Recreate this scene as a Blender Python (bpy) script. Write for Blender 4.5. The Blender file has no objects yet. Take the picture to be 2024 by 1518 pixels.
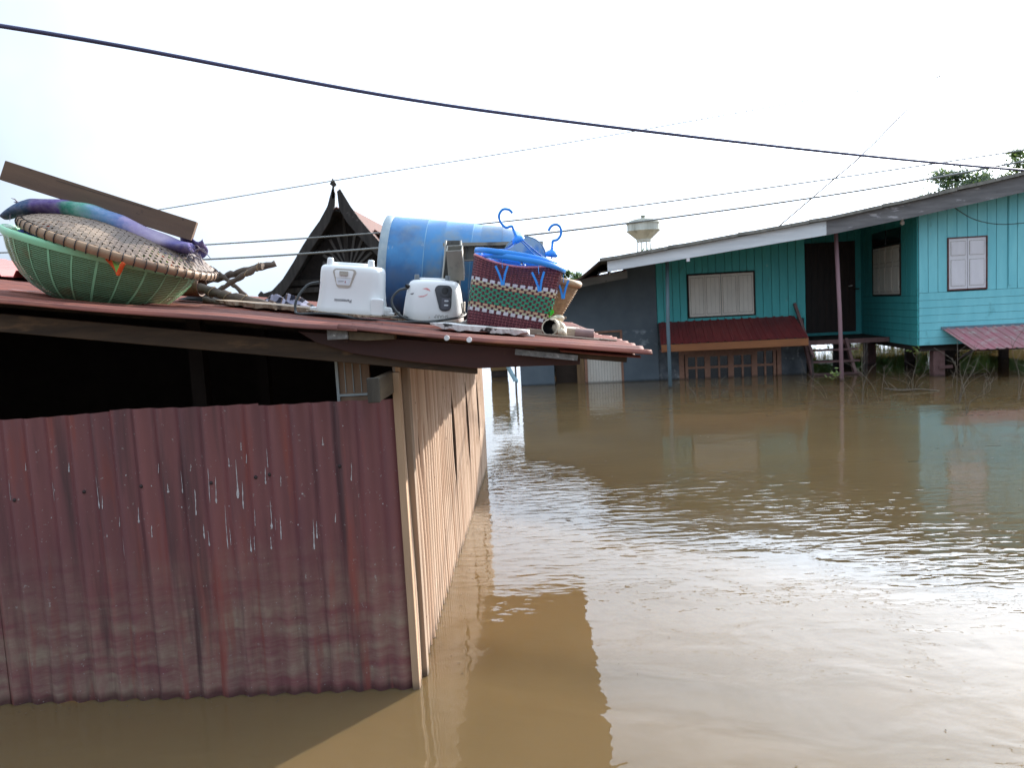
import bpy, math, random
from mathutils import Vector, Matrix, Euler, noise as mnoise
R = math.radians
random.seed(7)
SC = bpy.context.scene
COL = SC.collection

# ------------------------------------------------------------------ camera
EYE = Vector((0, 0, 1.65))
ps, th, ro = R(1.75), R(5.45), R(3.1)
r0 = Vector((math.cos(ps), math.sin(ps), 0))
fw = Vector((-math.sin(ps) * math.cos(th), math.cos(ps) * math.cos(th), -math.sin(th)))
u0 = r0.cross(fw)
cr = r0 * math.cos(ro) - u0 * math.sin(ro)
cu = r0 * math.sin(ro) + u0 * math.cos(ro)
cam = bpy.data.cameras.new('camera')
cam.lens = 28.49; cam.sensor_width = 36; cam.sensor_fit = 'HORIZONTAL'
cam.clip_start = 0.05; cam.clip_end = 6000
cam.dof.use_dof = True; cam.dof.focus_distance = 4.1; cam.dof.aperture_fstop = 5.6
co = bpy.data.objects.new('camera', cam); COL.objects.link(co)
co.matrix_world = Matrix(((cr.x, cu.x, -fw.x, EYE.x), (cr.y, cu.y, -fw.y, EYE.y), (cr.z, cu.z, -fw.z, EYE.z), (0, 0, 0, 1)))
SC.camera = co

# ------------------------------------------------------------------ light and exposure
SUN_EL, SUN_AZ = R(16.8), R(38.5)          # azimuth measured from +Y towards +X
SUN_STRENGTH, SKY_STRENGTH, EXPOSURE = 5.0, 0.15, 1.1
CLOUD_GLOW, CLOUD_BASE = 9.8, 2.2           # added sky radiance before SKY_STRENGTH
SC.view_settings.view_transform = 'Standard'
SC.view_settings.look = 'None'
SC.view_settings.exposure = EXPOSURE
SC.view_settings.gamma = 1
SC.view_settings.use_curve_mapping = False
w = bpy.data.worlds.new('World'); SC.world = w; w.use_nodes = True
nt = w.node_tree; nt.nodes.clear()


def N(nt, kind, **kw):
    n = nt.nodes.new(kind)
    for k, v in kw.items():
        if k.startswith('_'):
            setattr(n, k[1:], v); continue
        s = n.inputs[int(k[1:])] if (k[0] == 'i' and k[1:].isdigit()) else n.inputs[k.replace('__', ' ')]
        if isinstance(v, bpy.types.NodeSocket): nt.links.new(v, s)
        else: s.default_value = v
    return n


sky = N(nt, 'ShaderNodeTexSky', _sky_type='NISHITA', _sun_disc=False, _sun_elevation=SUN_EL, _sun_rotation=SUN_AZ,
        _air_density=1.0, _dust_density=6.0, _ozone_density=1.0, _altitude=0)
tc = N(nt, 'ShaderNodeTexCoord')
bw = N(nt, 'ShaderNodeRGBToBW', Color=sky.outputs[0])
white = N(nt, 'ShaderNodeMix', _data_type='RGBA', _blend_type='MULTIPLY', i0=1.0, i6=bw.outputs[0], i7=(.97, 1.0, 1.04, 1))
cl = N(nt, 'ShaderNodeTexNoise', Vector=tc.outputs['Generated'], Scale=2.2, Detail=5.0, Roughness=.55)
clr = N(nt, 'ShaderNodeMapRange', i0=cl.outputs[0], i1=.38, i2=.62, i3=.55, i4=.95)
veil = N(nt, 'ShaderNodeMix', _data_type='RGBA', i0=clr.outputs[0], i6=sky.outputs[0], i7=white.outputs[2])
gain = N(nt, 'ShaderNodeMapRange', i0=cl.outputs[0], i1=.35, i2=.65, i3=.85, i4=1.15)
fin = N(nt, 'ShaderNodeMix', _data_type='RGBA', _blend_type='MULTIPLY', i0=1.0, i6=veil.outputs[2], i7=gain.outputs[0])
# thin cloud lit through by the sun: brighter towards it, patchy
dt = N(nt, 'ShaderNodeVectorMath', _operation='DOT_PRODUCT', i0=tc.outputs['Generated'],
       i1=(math.sin(SUN_AZ) * math.cos(SUN_EL), math.cos(SUN_AZ) * math.cos(SUN_EL), math.sin(SUN_EL)))
dp = N(nt, 'ShaderNodeMath', _operation='MAXIMUM', i0=dt.outputs['Value'], i1=0.0)
dp = N(nt, 'ShaderNodeMath', _operation='POWER', i0=dp.outputs[0], i1=3.0)
upz = N(nt, 'ShaderNodeSeparateXYZ', Vector=tc.outputs['Generated'])
upz = N(nt, 'ShaderNodeMath', _operation='MAXIMUM', i0=upz.outputs[2], i1=0.0)
bs = N(nt, 'ShaderNodeMath', _operation='MULTIPLY_ADD', i0=upz.outputs[0], i1=CLOUD_BASE * 1.3, i2=CLOUD_BASE * .80)   # overcast: brighter overhead
gl = N(nt, 'ShaderNodeMath', _operation='MULTIPLY_ADD', i0=dp.outputs[0], i1=CLOUD_GLOW, i2=bs.outputs[0])
gl = N(nt, 'ShaderNodeMath', _operation='MULTIPLY', i0=gl.outputs[0], i1=gain.outputs[0])
glc = N(nt, 'ShaderNodeMix', _data_type='RGBA', _blend_type='MULTIPLY', i0=1.0, i6=(.83, .985, 1.19, 1), i7=gl.outputs[0])
dim = N(nt, 'ShaderNodeMix', _data_type='RGBA', _blend_type='MULTIPLY', i0=1.0, i6=fin.outputs[2], i7=(.16, .16, .16, 1))
fin = N(nt, 'ShaderNodeMix', _data_type='RGBA', _blend_type='ADD', i0=1.0, i6=dim.outputs[2], i7=glc.outputs[2])
bg = N(nt, 'ShaderNodeBackground', Color=fin.outputs[2], Strength=SKY_STRENGTH)
N(nt, 'ShaderNodeOutputWorld', Surface=bg.outputs[0])
sl = bpy.data.lights.new('sun', 'SUN'); sl.energy = SUN_STRENGTH; sl.angle = R(.6); sl.color = (1, .93, .84)
so = bpy.data.objects.new('sun', sl); COL.objects.link(so)
SD = Vector((math.sin(SUN_AZ) * math.cos(SUN_EL), math.cos(SUN_AZ) * math.cos(SUN_EL), math.sin(SUN_EL)))
so.rotation_euler = SD.to_track_quat('Z', 'Y').to_euler(); so.location = SD * 50

# ------------------------------------------------------------------ materials
MATS = {}


def rgba(c): return (c[0], c[1], c[2], 1)


def mat(name, c1, c2=None, sc=5, st=(1, 1, 1), lo=.35, hi=.65, rough=.6, bump=0, bsc=60, bst=None, metal=0, spec=.4,
        spots=(), wet=False, mudline=None, extra=None, detail=5):
    if name in MATS: return MATS[name]
    m = bpy.data.materials.new(name); m.use_nodes = True; MATS[name] = m
    t = m.node_tree; b = t.nodes['Principled BSDF']
    tcn = N(t, 'ShaderNodeTexCoord'); obj = tcn.outputs['Object']

    def nz(scale, stretch, det=detail, rgh=.6):
        mp = N(t, 'ShaderNodeMapping', Vector=obj, Scale=stretch)
        return N(t, 'ShaderNodeTexNoise', Vector=mp.outputs[0], Scale=scale, Detail=det, Roughness=rgh).outputs[0]

    def mix(f, a, c, bt='MIX'):
        return N(t, 'ShaderNodeMix', _data_type='RGBA', _blend_type=bt, i0=f, i6=a, i7=c).outputs[2]

    def rng(v, a, c, d=0., e=1.):
        return N(t, 'ShaderNodeMapRange', i0=v, i1=a, i2=c, i3=d, i4=e).outputs[0]
    c2 = c2 or tuple(x * .75 for x in c1)
    col = mix(rng(nz(sc, st), lo, hi), rgba(c1), rgba(c2))
    for s in spots:   # (colour, scale, lo, hi, stretch)
        col = mix(rng(nz(s[1], s[4] if len(s) > 4 else (1, 1, 1)), s[2], s[3]), col, rgba(s[0]))
    if mudline:       # (colour, z0, z1, amount): dried flood mud up to a ragged height
        sep = N(t, 'ShaderNodeSeparateXYZ', Vector=obj)
        zz = N(t, 'ShaderNodeMath', _operation='ADD', i0=sep.outputs[2],
               i1=rng(nz(9, (1, 1, .6)), .3, .7, -.07, .07)).outputs[0]
        f = rng(zz, mudline[1], mudline[2], mudline[3], 0.)
        bands = rng(nz(1.6, (1.2, .6, 7), 6, .7), .40, .60)
        f2 = N(t, 'ShaderNodeMath', _operation='MULTIPLY', i0=f, i1=bands).outputs[0]
        f2 = N(t, 'ShaderNodeMath', _operation='MULTIPLY', i0=f2, i1=rng(nz(11, (1, 1, .5), 6, .7), .36, .60, .45, 1.)).outputs[0]
        col = mix(f2, col, rgba(mudline[0]))
    if wet:
        sep = N(t, 'ShaderNodeSeparateXYZ', Vector=obj)
        zz = N(t, 'ShaderNodeMath', _operation='ADD', i0=sep.outputs[2], i1=rng(nz(14, (1, 1, 0)), .3, .7, -.01, .01)).outputs[0]
        col = mix(rng(zz, .012, .045, .85, 0.), col, rgba(tuple(x * .3 for x in c1)))
    if extra: col = extra(t, obj, col, nz, mix, rng)
    t.links.new(col, b.inputs['Base Color'])
    b.inputs['Roughness'].default_value = rough
    b.inputs['Metallic'].default_value = metal
    b.inputs['Specular IOR Level'].default_value = spec
    if bump:
        bn = N(t, 'ShaderNodeBump', Strength=1.0, Distance=bump, Height=nz(bsc, bst or st, 4))
        t.links.new(bn.outputs[0], b.inputs['Normal'])
    return m


def wood(name, c1, c2, axis='x', g=9., rough=.75, spots=(), bump=.0015, **k):
    st = {'x': (.12, 1, 1), 'y': (1, .12, 1), 'z': (1, 1, .12)}[axis]
    return mat(name, c1, c2, sc=g * 3, st=st, lo=.3, hi=.7, rough=rough, bump=bump, bsc=g * 6, spots=spots, **k)


# ------------------------------------------------------------------ mesh building
WM = {}


class MB:
    def __init__(s): s.v, s.f, s.m = [], [], []

    def add(s, vs, fs, m=0):
        o = len(s.v); s.v += [tuple(x) for x in vs]
        for f in fs: s.f.append(tuple(i + o for i in f)); s.m.append(m)

    def box(s, c, d, rot=None, m=0):
        x, y, z = d[0] / 2, d[1] / 2, d[2] / 2
        vs = [Vector(p) for p in ((-x, -y, -z), (x, -y, -z), (x, y, -z), (-x, y, -z), (-x, -y, z), (x, -y, z), (x, y, z), (-x, y, z))]
        if rot is not None:
            if not isinstance(rot, Matrix): rot = Euler(rot).to_matrix()
            vs = [rot @ v for v in vs]
        s.add([v + Vector(c) for v in vs], [(0, 3, 2, 1), (4, 5, 6, 7), (0, 1, 5, 4), (1, 2, 6, 5), (2, 3, 7, 6), (3, 0, 4, 7)], m)

    def ab(s, a, b, m=0):
        s.box([(a[i] + b[i]) / 2 for i in range(3)], [abs(b[i] - a[i]) for i in range(3)], None, m)

    def bar(s, p, q, wd, h, up=(0, 0, 1), m=0):
        p, q = Vector(p), Vector(q); d = (q - p); L = d.length; d.normalize()
        y = Vector(up).cross(d).normalized(); z = d.cross(y)
        s.box((p + q) / 2, (L, wd, h), Matrix((d, y, z)).transposed(), m)

    def tube(s, pts, r, n=8, m=0, caps=True, closed=False):
        pts = [Vector(p) for p in pts]; k = len(pts)
        rs = r if isinstance(r, (list, tuple)) else [r] * k
        vs = []; a = None
        for i, p in enumerate(pts):
            if closed: t = pts[(i + 1) % k] - pts[i - 1]
            else: t = pts[min(i + 1, k - 1)] - pts[max(i - 1, 0)]
            t.normalize()
            if a is None:
                a = t.orthogonal().normalized()
                if abs(t.z) < .9: a = (Vector((0, 0, 1)) - t * t.z).normalized()
            a = (a - t * a.dot(t)).normalized(); b = t.cross(a)
            for j in range(n):
                an = 2 * math.pi * j / n
                vs.append(p + (a * math.cos(an) + b * math.sin(an)) * rs[i])
        fs = []
        for i in range(k if closed else k - 1):
            i2 = (i + 1) % k
            for j in range(n):
                fs.append((i * n + j, i * n + (j + 1) % n, i2 * n + (j + 1) % n, i2 * n + j))
        if caps and not closed:
            fs.append(tuple(range(n - 1, -1, -1))); fs.append(tuple((k - 1) * n + j for j in range(n)))
        s.add(vs, fs, m)

    def lathe(s, prof, n=32, m=0, mx=None, a0=0, a1=2 * math.pi, sup=None):
        mx = mx or Matrix(); full = abs(a1 - a0 - 2 * math.pi) < 1e-6
        k = n if full else n + 1; vs = []
        for (r, z) in prof:
            for j in range(k):
                an = a0 + (a1 - a0) * j / n
                vs.append(mx @ Vector((r * math.cos(an), r * math.sin(an), z)))
        fs = []
        for i in range(len(prof) - 1):
            for j in range(n):
                j2 = (j + 1) % k
                fs.append((i * k + j, i * k + j2, (i + 1) * k + j2, (i + 1) * k + j))
        s.add(vs, fs, m)

    def grid(s, fn, nu, nv, m=0, mfn=None):
        o = len(s.v)
        for i in range(nu + 1):
            for j in range(nv + 1): s.v.append(tuple(fn(i / nu, j / nv)))
        for i in range(nu):
            for j in range(nv):
                a = o + i * (nv + 1) + j
                s.f.append((a, a + nv + 1, a + nv + 2, a + 1))
                s.m.append(mfn((i + .5) / nu, (j + .5) / nv) if mfn else m)

    def prism(s, poly, y0, y1, m=0):    # poly of (x, z), extruded in y
        n = len(poly)
        vs = [(x, y0, z) for x, z in poly] + [(x, y1, z) for x, z in poly]
        fs = [tuple(range(n)), tuple(range(2 * n - 1, n - 1, -1))]
        fs += [(i, i + n, (i + 1) % n + n, (i + 1) % n) for i in range(n)]
        s.add(vs, fs, m)

    def build(s, name, mats, parent=None, world=False, smooth=False, bevel=0, solid=0, label=None):
        me = bpy.data.meshes.new(name)
        vs = s.v
        if parent is not None and world:
            inv = WM[parent.name].inverted(); vs = [tuple(inv @ Vector(v)) for v in vs]
        me.from_pydata(vs, [], s.f); me.update()
        if not isinstance(mats, (list, tuple)): mats = [mats]
        for mm in mats: me.materials.append(mm)
        if len(mats) > 1: me.polygons.foreach_set('material_index', s.m)
        if smooth: me.polygons.foreach_set('use_smooth', [True] * len(me.polygons))
        o = bpy.data.objects.new(name, me); COL.objects.link(o)
        if parent is not None:
            o.parent = parent; WM[o.name] = WM[parent.name]
        else: WM[o.name] = Matrix()
        if solid:
            md = o.modifiers.new('solid', 'SOLIDIFY'); md.thickness = solid; md.offset = 0
        if bevel:
            md = o.modifiers.new('bevel', 'BEVEL'); md.width = bevel; md.segments = 2; md.limit_method = 'ANGLE'
        if smooth and smooth == 'a':
            md = o.modifiers.new('wn', 'WEIGHTED_NORMAL')
        if label: o['label'] = label
        return o


def thing(name, label, cat, loc=(0, 0, 0), rot=(0, 0, 0), group=None):
    o = bpy.data.objects.new(name, None); COL.objects.link(o)
    o.empty_display_size = .1; o.location = loc; o.rotation_euler = rot
    WM[o.name] = Matrix.Translation(loc) @ Euler(rot).to_matrix().to_4x4()
    tag(o, label, cat, group); return o


def tag(o, label, cat, group=None):
    o['label'] = label; o['category'] = cat
    if group: o['group'] = group
    return o


def at_origin(o, p):     # move a world-built single mesh so its origin sits at its base
    o.data.transform(Matrix.Translation(-Vector(p))); o.location = p; WM[o.name] = Matrix.Translation(p); return o


def fbm(x, y, z=0, s=1): return mnoise.noise(Vector((x * s, y * s, z * s)))


def lerp(a, b, t): return a + (b - a) * t


def smooth_path(pts, k=6):
    pts = [Vector(p) for p in pts]; out = []
    for i in range(len(pts) - 1):
        p0 = pts[max(i - 1, 0)]; p1 = pts[i]; p2 = pts[i + 1]; p3 = pts[min(i + 2, len(pts) - 1)]
        for j in range(k):
            t = j / k
            out.append(.5 * ((2 * p1) + (p2 - p0) * t + (2 * p0 - 5 * p1 + 4 * p2 - p3) * t * t + (-p0 + 3 * p1 - 3 * p2 + p3) * t ** 3))
    out.append(pts[-1]); return out


# ================================================================== WATER
def water_mat():
    m = bpy.data.materials.new('muddy_water'); m.use_nodes = True
    t = m.node_tree; b = t.nodes['Principled BSDF']
    tcn = N(t, 'ShaderNodeTexCoord'); obj = tcn.outputs['Object']
    sep = N(t, 'ShaderNodeSeparateXYZ', Vector=obj); Y = sep.outputs[1]; X = sep.outputs[0]

    def nz(scale, stretch, rot=0, det=2., dist=0., rgh=.5):
        mp = N(t, 'ShaderNodeMapping', Vector=obj, Scale=stretch, Rotation=(0, 0, rot))
        return N(t, 'ShaderNodeTexNoise', Vector=mp.outputs[0], Scale=scale, Detail=det, Roughness=rgh, Distortion=dist).outputs[0]

    def rng(v, a, c, d=0., e=1.):
        return N(t, 'ShaderNodeMapRange', _interpolation_type='SMOOTHSTEP', i0=v, i1=a, i2=c, i3=d, i4=e).outputs[0]

    def mul(a, c): return N(t, 'ShaderNodeMath', _operation='MULTIPLY', i0=a, i1=c).outputs[0]

    def add(a, c): return N(t, 'ShaderNodeMath', _operation='ADD', i0=a, i1=c).outputs[0]
    Yb = add(Y, rng(nz(.5, (1, 1, 1)), .3, .7, -.9, .9))
    band = mul(rng(Yb, 3.6, 5.4), rng(Yb, 6.8, 9.5, 1., .15))
    patch = rng(nz(.55, (1, 1, 1), .4, 1.), .36, .58, .25, 1.)
    band = mul(band, patch)
    h = mul(mul(nz(1., (3.6, 14., 1), .16, 1.5, .5), band), WAT[0])
    h = add(h, mul(mul(nz(1., (5., 12., 1), -.40, 1.2, .4), band), WAT[0] * .9))
    far = rng(Y, 7.5, 12.)
    h = add(h, mul(mul(nz(1., (2.4, 11., 1), .05, 2.), far), WAT[1]))
    gap = mul(rng(Y, 7., 13.), rng(X, .6, -.4))
    h = add(h, mul(mul(nz(1., (3.0, 9.0, 1), .1, 2.), gap), WAT[1] * 2.6))
    right = mul(rng(X, .6, 3.2), rng(Y, 8.5, 2.5))
    h = add(h, mul(mul(nz(1.5, (1.5, 3.2, 1), .5, 2., .8), right), WAT[2]))
    near = rng(Y, 6.5, 3.0)
    h = add(h, mul(mul(nz(2.4, (1, 1.4, 1), .2, 2.5, .5), near), WAT[5]))
    h = add(h, mul(nz(1.1, (1, 2.0, 1), .2, 2.), WAT[3]))
    h = add(h, mul(nz(8., (1, 1.3, 1), -.3, 2.), WAT[4]))
    bn = N(t, 'ShaderNodeBump', Strength=1., Distance=1., Height=h)
    t.links.new(bn.outputs[0], b.inputs['Normal'])
    silt = N(t, 'ShaderNodeMix', _data_type='RGBA', i0=rng(nz(.6, (1, 1, 1), 0, 4.), .3, .7), i6=rgba(MUD), i7=rgba(tuple(x * .86 for x in MUD)))
    t.links.new(silt.outputs[2], b.inputs['Base Color'])
    b.inputs['Roughness'].default_value = .015
    b.inputs['IOR'].default_value = 1.33
    b.inputs['Subsurface Weight'].default_value = .85
    b.inputs['Subsurface Radius'].default_value = (.15, .11, .065)
    b.inputs['Subsurface Scale'].default_value = 1.0
    return m


WAT = (.0044, .0014, .0045, .004, .0010, .0075)
MUD = (.165, .110, .052)
mb = MB()
xs = [-2500, -60, -8, 14, 60, 2500]; ys = [-2500, -30, -1, 22, 80, 2500]
mb.grid(lambda u, v: (xs[round(u * 5)], ys[round(v * 5)], 0), 5, 5)
water = mb.build('water', water_mat()); water['kind'] = 'structure'; water['label'] = 'brown muddy flood water'

# ================================================================== METAL SHED
RZ = lambda X: 1.4972 - .13706 * X            # roof plane
def rust_shade_extra(t, obj, col, nz, mix, rng):
    col = mix(rng(nz(13, (.03, 1, .2), 3), .50, .62, 0, .8), col, (.075, .030, .025, 1))  # dark streaks along the ribs stand in for shade between crests
    col = mix(rng(nz(26, (.3, 2, 1)), .5, .72), col, (.235, .085, .05, 1))
    col = mix(rng(nz(3.5, (1, 1, 1)), .52, .68), col, (.12, .042, .035, 1))
    return col
M_ROOF = mat('rusty_red_roof_paint', (.235, .070, .047), (.15, .05, .037), sc=6, st=(.35, 1.4, 1), rough=.75, bump=.001, bsc=40, extra=rust_shade_extra, spec=.2)
def wall_extra(t, obj, col, nz, mix, rng):
    col = mix(rng(nz(7, (1.6, 1, .16)), .55, .7), col, (.22, .06, .05, 1))
    col = mix(rng(nz(5, (2.0, 1, .12)), .54, .68, 0, .8), col, (.055, .03, .033, 1))
    col = mix(rng(nz(60, (1, 1, 1), 2), .69, .73, 0, .7), col, (.30, .28, .27, 1))
    return col
M_WALL = mat('faded_maroon_sheet', (.205, .076, .076), (.148, .058, .064), sc=4, st=(1.5, 1, .25), rough=.42, spec=.45, bump=.0008, bsc=25,
             extra=wall_extra, mudline=((.265, .20, .15), .30, .70, .95), wet=True)
M_DROP = mat('dried_white_dropping', (.55, .54, .55), (.38, .37, .38), sc=80, rough=.9)
M_NAIL = mat('dark_rusted_nail', (.035, .022, .022), rough=.6)
def tan_extra(t, obj, col, nz, mix, rng):
    col = mix(rng(nz(30, (1, 1.0, .02)), .5, .66, 0, .85), col, (.36, .215, .135, 1))
    col = mix(rng(nz(16, (1, 1.0, .03)), .58, .7, 0, .8), col, (.72, .54, .39, 1))
    col = mix(rng(nz(7, (.5, 1, .012), 3), .50, .60, 0, .7), col, (.40, .245, .155, 1))
    col = mix(rng(nz(19, (.5, 1, .012), 3), .60, .68, 0, .6), col, (.24, .13, .08, 1))
    col = mix(rng(nz(55, (1, 1, .5), 2), .70, .75), col, (.12, .06, .04, 1))
    return col
M_TAN = mat('weathered_tan_sheet', (.64, .47, .345), (.52, .37, .26), sc=3, st=(1, 2.5, .2), rough=.6, extra=tan_extra, wet=True, spec=.3)
M_BEAM = wood('dark_wet_timber', (.085, .052, .030), (.03, .02, .014), 'x', 7, spots=(((.13, .075, .04), 9, .58, .7, (.5, 1, 2)),))
M_MAROONB = mat('maroon_painted_board', (.060, .018, .016), (.04, .014, .013), sc=5, st=(.4, 1, 2), rough=.55, spots=(((.10, .05, .035), 14, .66, .72),))
M_BEAMT = wood('tan_cut_timber', (.125, .092, .055), (.06, .044, .03), 'y', 7)
M_BEAME = wood('grey_timber_end', (.085, .073, .056), (.035, .03, .024), 'z', 7)
M_DARK = mat('shade_dark_interior_board', (.045, .030, .022), rough=.9)  # near-black colour puts the interior's shade into the boards
M_PANEL = wood('varnished_panel', (.30, .19, .12), (.20, .12, .075), 'z', 6)
M_PANEL2 = mat('pale_panel_edge', (.45, .48, .46), rough=.6)

shed = thing('metal_shed', 'flooded shed of maroon corrugated metal with tan side wall and rusty roof piled with belongings', 'shed', (-.6, 3.41, 0))
PER, AMP = .0965, .0125
def front_y(X): return 3.41 + AMP * math.cos(2 * math.pi * (X + .605) / PER)
rd = random.Random(3)
DROPS = []
# droppings placed where the sheet shows them: x, z (top), length
DPX = [(-2.31, 1.02, .14), (-2.12, 1.0, .1), (-1.925, 1.02, .15), (-1.905, .93, .06), (-1.76, .87, .09), (-1.70, .79, .07), (-1.505, 1.05, .05), (-1.50, .94, .15),
       (-1.555, 1.02, .1), (-1.43, 1.03, .18), (-1.405, .99, .12), (-1.38, .86, .24), (-1.365, .76, .08), (-1.335, 1.07, .05), (-1.31, 1.06, .17), (-1.295, .96, .15),
       (-1.285, 1.13, .05), (-1.265, 1.08, .05), (-1.245, .84, .11), (-1.19, 1.02, .09), (-1.175, 1.1, .09), (-1.18, .87, .15), (-1.16, .80, .06), (-1.135, .8, .12), (-1.28, .72, .09),
       (-1.26, .72, .08), (-1.19, .71, .08), (-1.46, .75, .09), (-1.48, .78, .08), (-1.0, .78, .15), (-.985, .77, .08), (-.815, 1.02, .08), (-1.84, .76, .13), (-1.85, .83, .06),
       (-1.12, .98, .05), (-1.61, .97, .06), (-1.65, 1.06, .05), (-1.9, .76, .02), (-2.05, 1.08, .06), (-2.24, 1.09, .05), (-.925, 1.14, .05), (-.90, .8, .06), (-2.47, .95, .07), (-2.47, .85, .04)]
edges = [(-6.2, -5.55), (-5.58, -4.95), (-4.98, -4.3), (-4.33, -3.68), (-3.7, -3.04), (-3.07, -2.42), (-2.43, -1.805), (-1.835, -1.195), (-1.225, -.605)]
for i, (a, b) in enumerate(edges):
    mb = MB(); off = -.004 * (i % 2) ; nx = max(4, int((b - a) / PER * 14))
    def fn(u, v, a=a, b=b, off=off, i=i):
        x = lerp(a, b, u); top = 1.288 + .010 * fbm(x * 2, i) + (.008 if i % 2 else 0); z = lerp(-.35, top, v)
        warp = .006 * fbm(x * 1.2, z * .8, i) - (.010 * max(0, z - 1.) if False else 0)
        return (x, front_y(x) + off + warp, z)
    mb.grid(fn, nx, 10)
    def yy(x, z, off=off, i=i): return front_y(x) + off + .006 * fbm(x * 1.2, z * .8, i) - .0022
    for (dx, dz, dl) in DPX:
        if a <= dx - .0 < b and not (i + 1 < len(edges) and dx > edges[i + 1][0] + .0):
            n = 9; vs = []; wob = rd.uniform(-.5, .5)
            ln = dl * rd.uniform(.6, 1.0); fat = rd.uniform(.0, 1.15)
            for k in range(n + 1):
                tt = k / n; z = dz - ln * tt
                wd = (.0012 + .0016 * fat * tt ** 1.5 + .0026 * fat * math.exp(-((tt - .92) / .08) ** 2)) * rd.uniform(.35, 1.45)
                if k == 0: wd *= .3
                if k == n: wd *= .5
                cx = dx + .005 * wob * math.sin(tt * 3 + wob * 4) + rd.uniform(-.0006, .0006)
                vs += [(cx - wd, yy(cx - wd, z), z), (cx + wd, yy(cx + wd, z), z)]
            mb.add(vs, [(2 * k, 2 * k + 1, 2 * k + 3, 2 * k + 2) for k in range(n)], 1)
    for q in range(5):
        cx, cz, rr = rd.uniform(a + .02, b - .05), rd.uniform(.72, 1.25), rd.uniform(.0014, .0034)
        vs = [(cx, yy(cx, cz), cz)] + [(cx + rr * math.cos(j * 1.047) * rd.uniform(.6, 1.2), yy(cx, cz), cz + rr * math.sin(j * 1.047) * rd.uniform(.6, 1.6)) for j in range(6)]
        mb.add(vs, [(0, 1 + j, 1 + (j + 1) % 6) for j in range(6)], 1)
    for (dx, dz) in [(-2.29, .93), (-1.985, .95), (-1.725, .965), (-1.42, .965), (-1.225, .98), (-1.17, .985), (-.86, 1.01), (-2.6, .92), (-2.9, .93)]:
        if a < dx < b:
            mb.lathe([(.0005, -.006), (.006, -.005), (.0085, 0)], 10, 2, Matrix.Translation((dx, yy(dx, dz), dz)) @ Matrix.Rotation(R(-90), 4, 'X'))
    mb.build('wall_sheet', [M_WALL, M_DROP, M_NAIL], shed, True, smooth=True)

# right side wall: tan sheets whose edges have warped open
segs = [(3.43, 3.90), (3.90, 4.47), (4.47, 5.38), (5.38, 6.40), (6.40, 7.60), (7.60, 8.30)]
gapw = [0, .07, .0, .14, .17, .18, 0]
gapz = [(1, .2), (.96, .16), (1, .2), (.78, .3), (.78, .36), (.70, .3), (1, .2)]
def lens(z, k):
    c, h = gapz[k]; t = (z - c) / h
    return gapw[k] * max(0, 1 - t * t) ** .8 if abs(t) < 1 else 0
def side_x(Y): return -.600 + .013 * math.cos(2 * math.pi * (Y - 3.41) / .0935) + (Y - 3.41) * .006
for i, (a, b) in enumerate(segs):
    mb = MB(); nu = int((b - a) / .0935 * 12)
    def fn(u, v, a=a, b=b, i=i):
        z = lerp(-.35, 1.47, v)
        y = lerp(a + lens(z, i) * .5, b - lens(z, i + 1) * .5, u)
        yc = lerp(a, b, u)
        zz = min(z, 1.55)
        return (side_x(yc) + .004 * (i % 2) + .010 * fbm(yc * 1.5, z, i) * (1 if z < 1.2 else .5), y, zz)
    mb.grid(fn, nu, 22)
    mb.build('side_sheet', M_TAN, shed, True, smooth=True)
M_POST = wood('sunlit_tan_post', (.45, .30, .19), (.31, .20, .12), 'z', 5, wet=True, spots=(((.55, .50, .44), 7, .64, .7, (1, 1, .5)),))
M_POST2 = wood('grey_brown_batten', (.33, .24, .17), (.22, .15, .10), 'z', 5, wet=True)
mb = MB(); mb.ab((-.612, 3.40, -.4), (-.580, 3.447, 1.40)); mb.build('corner_post', M_POST, shed, True, bevel=.004)
mb = MB(); mb.bar((-.578, 3.56, -.4), (-.574, 3.545, 1.43), .06, .03, (1, 0, 0)); mb.build('batten', M_POST2, shed, True, bevel=.003)
# back, far-left and inner posts
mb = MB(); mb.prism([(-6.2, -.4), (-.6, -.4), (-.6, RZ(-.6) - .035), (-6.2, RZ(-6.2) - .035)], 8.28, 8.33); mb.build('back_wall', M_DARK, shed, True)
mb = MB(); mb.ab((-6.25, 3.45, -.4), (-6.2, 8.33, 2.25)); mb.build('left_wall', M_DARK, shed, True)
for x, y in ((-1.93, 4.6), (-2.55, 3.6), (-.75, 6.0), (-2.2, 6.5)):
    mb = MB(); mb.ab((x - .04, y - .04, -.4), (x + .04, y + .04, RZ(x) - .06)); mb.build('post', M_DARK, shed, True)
mb = MB(); mb.ab((-.872, 3.55, 1.20), (-.735, 3.57, 1.50)); mb.build('inner_panel', M_PANEL, shed, True, bevel=.002)
mb = MB()
mb.ab((-.884, 3.54, 1.20), (-.872, 3.575, 1.50)); mb.ab((-.872, 3.541, 1.295), (-.735, 3.549, 1.305))
for x in (-.845, -.81, -.775): mb.ab((x, 3.5445, 1.31), (x + .003, 3.5495, 1.5))
mb.build('panel_moulding', M_PANEL2, shed, True)
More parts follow.
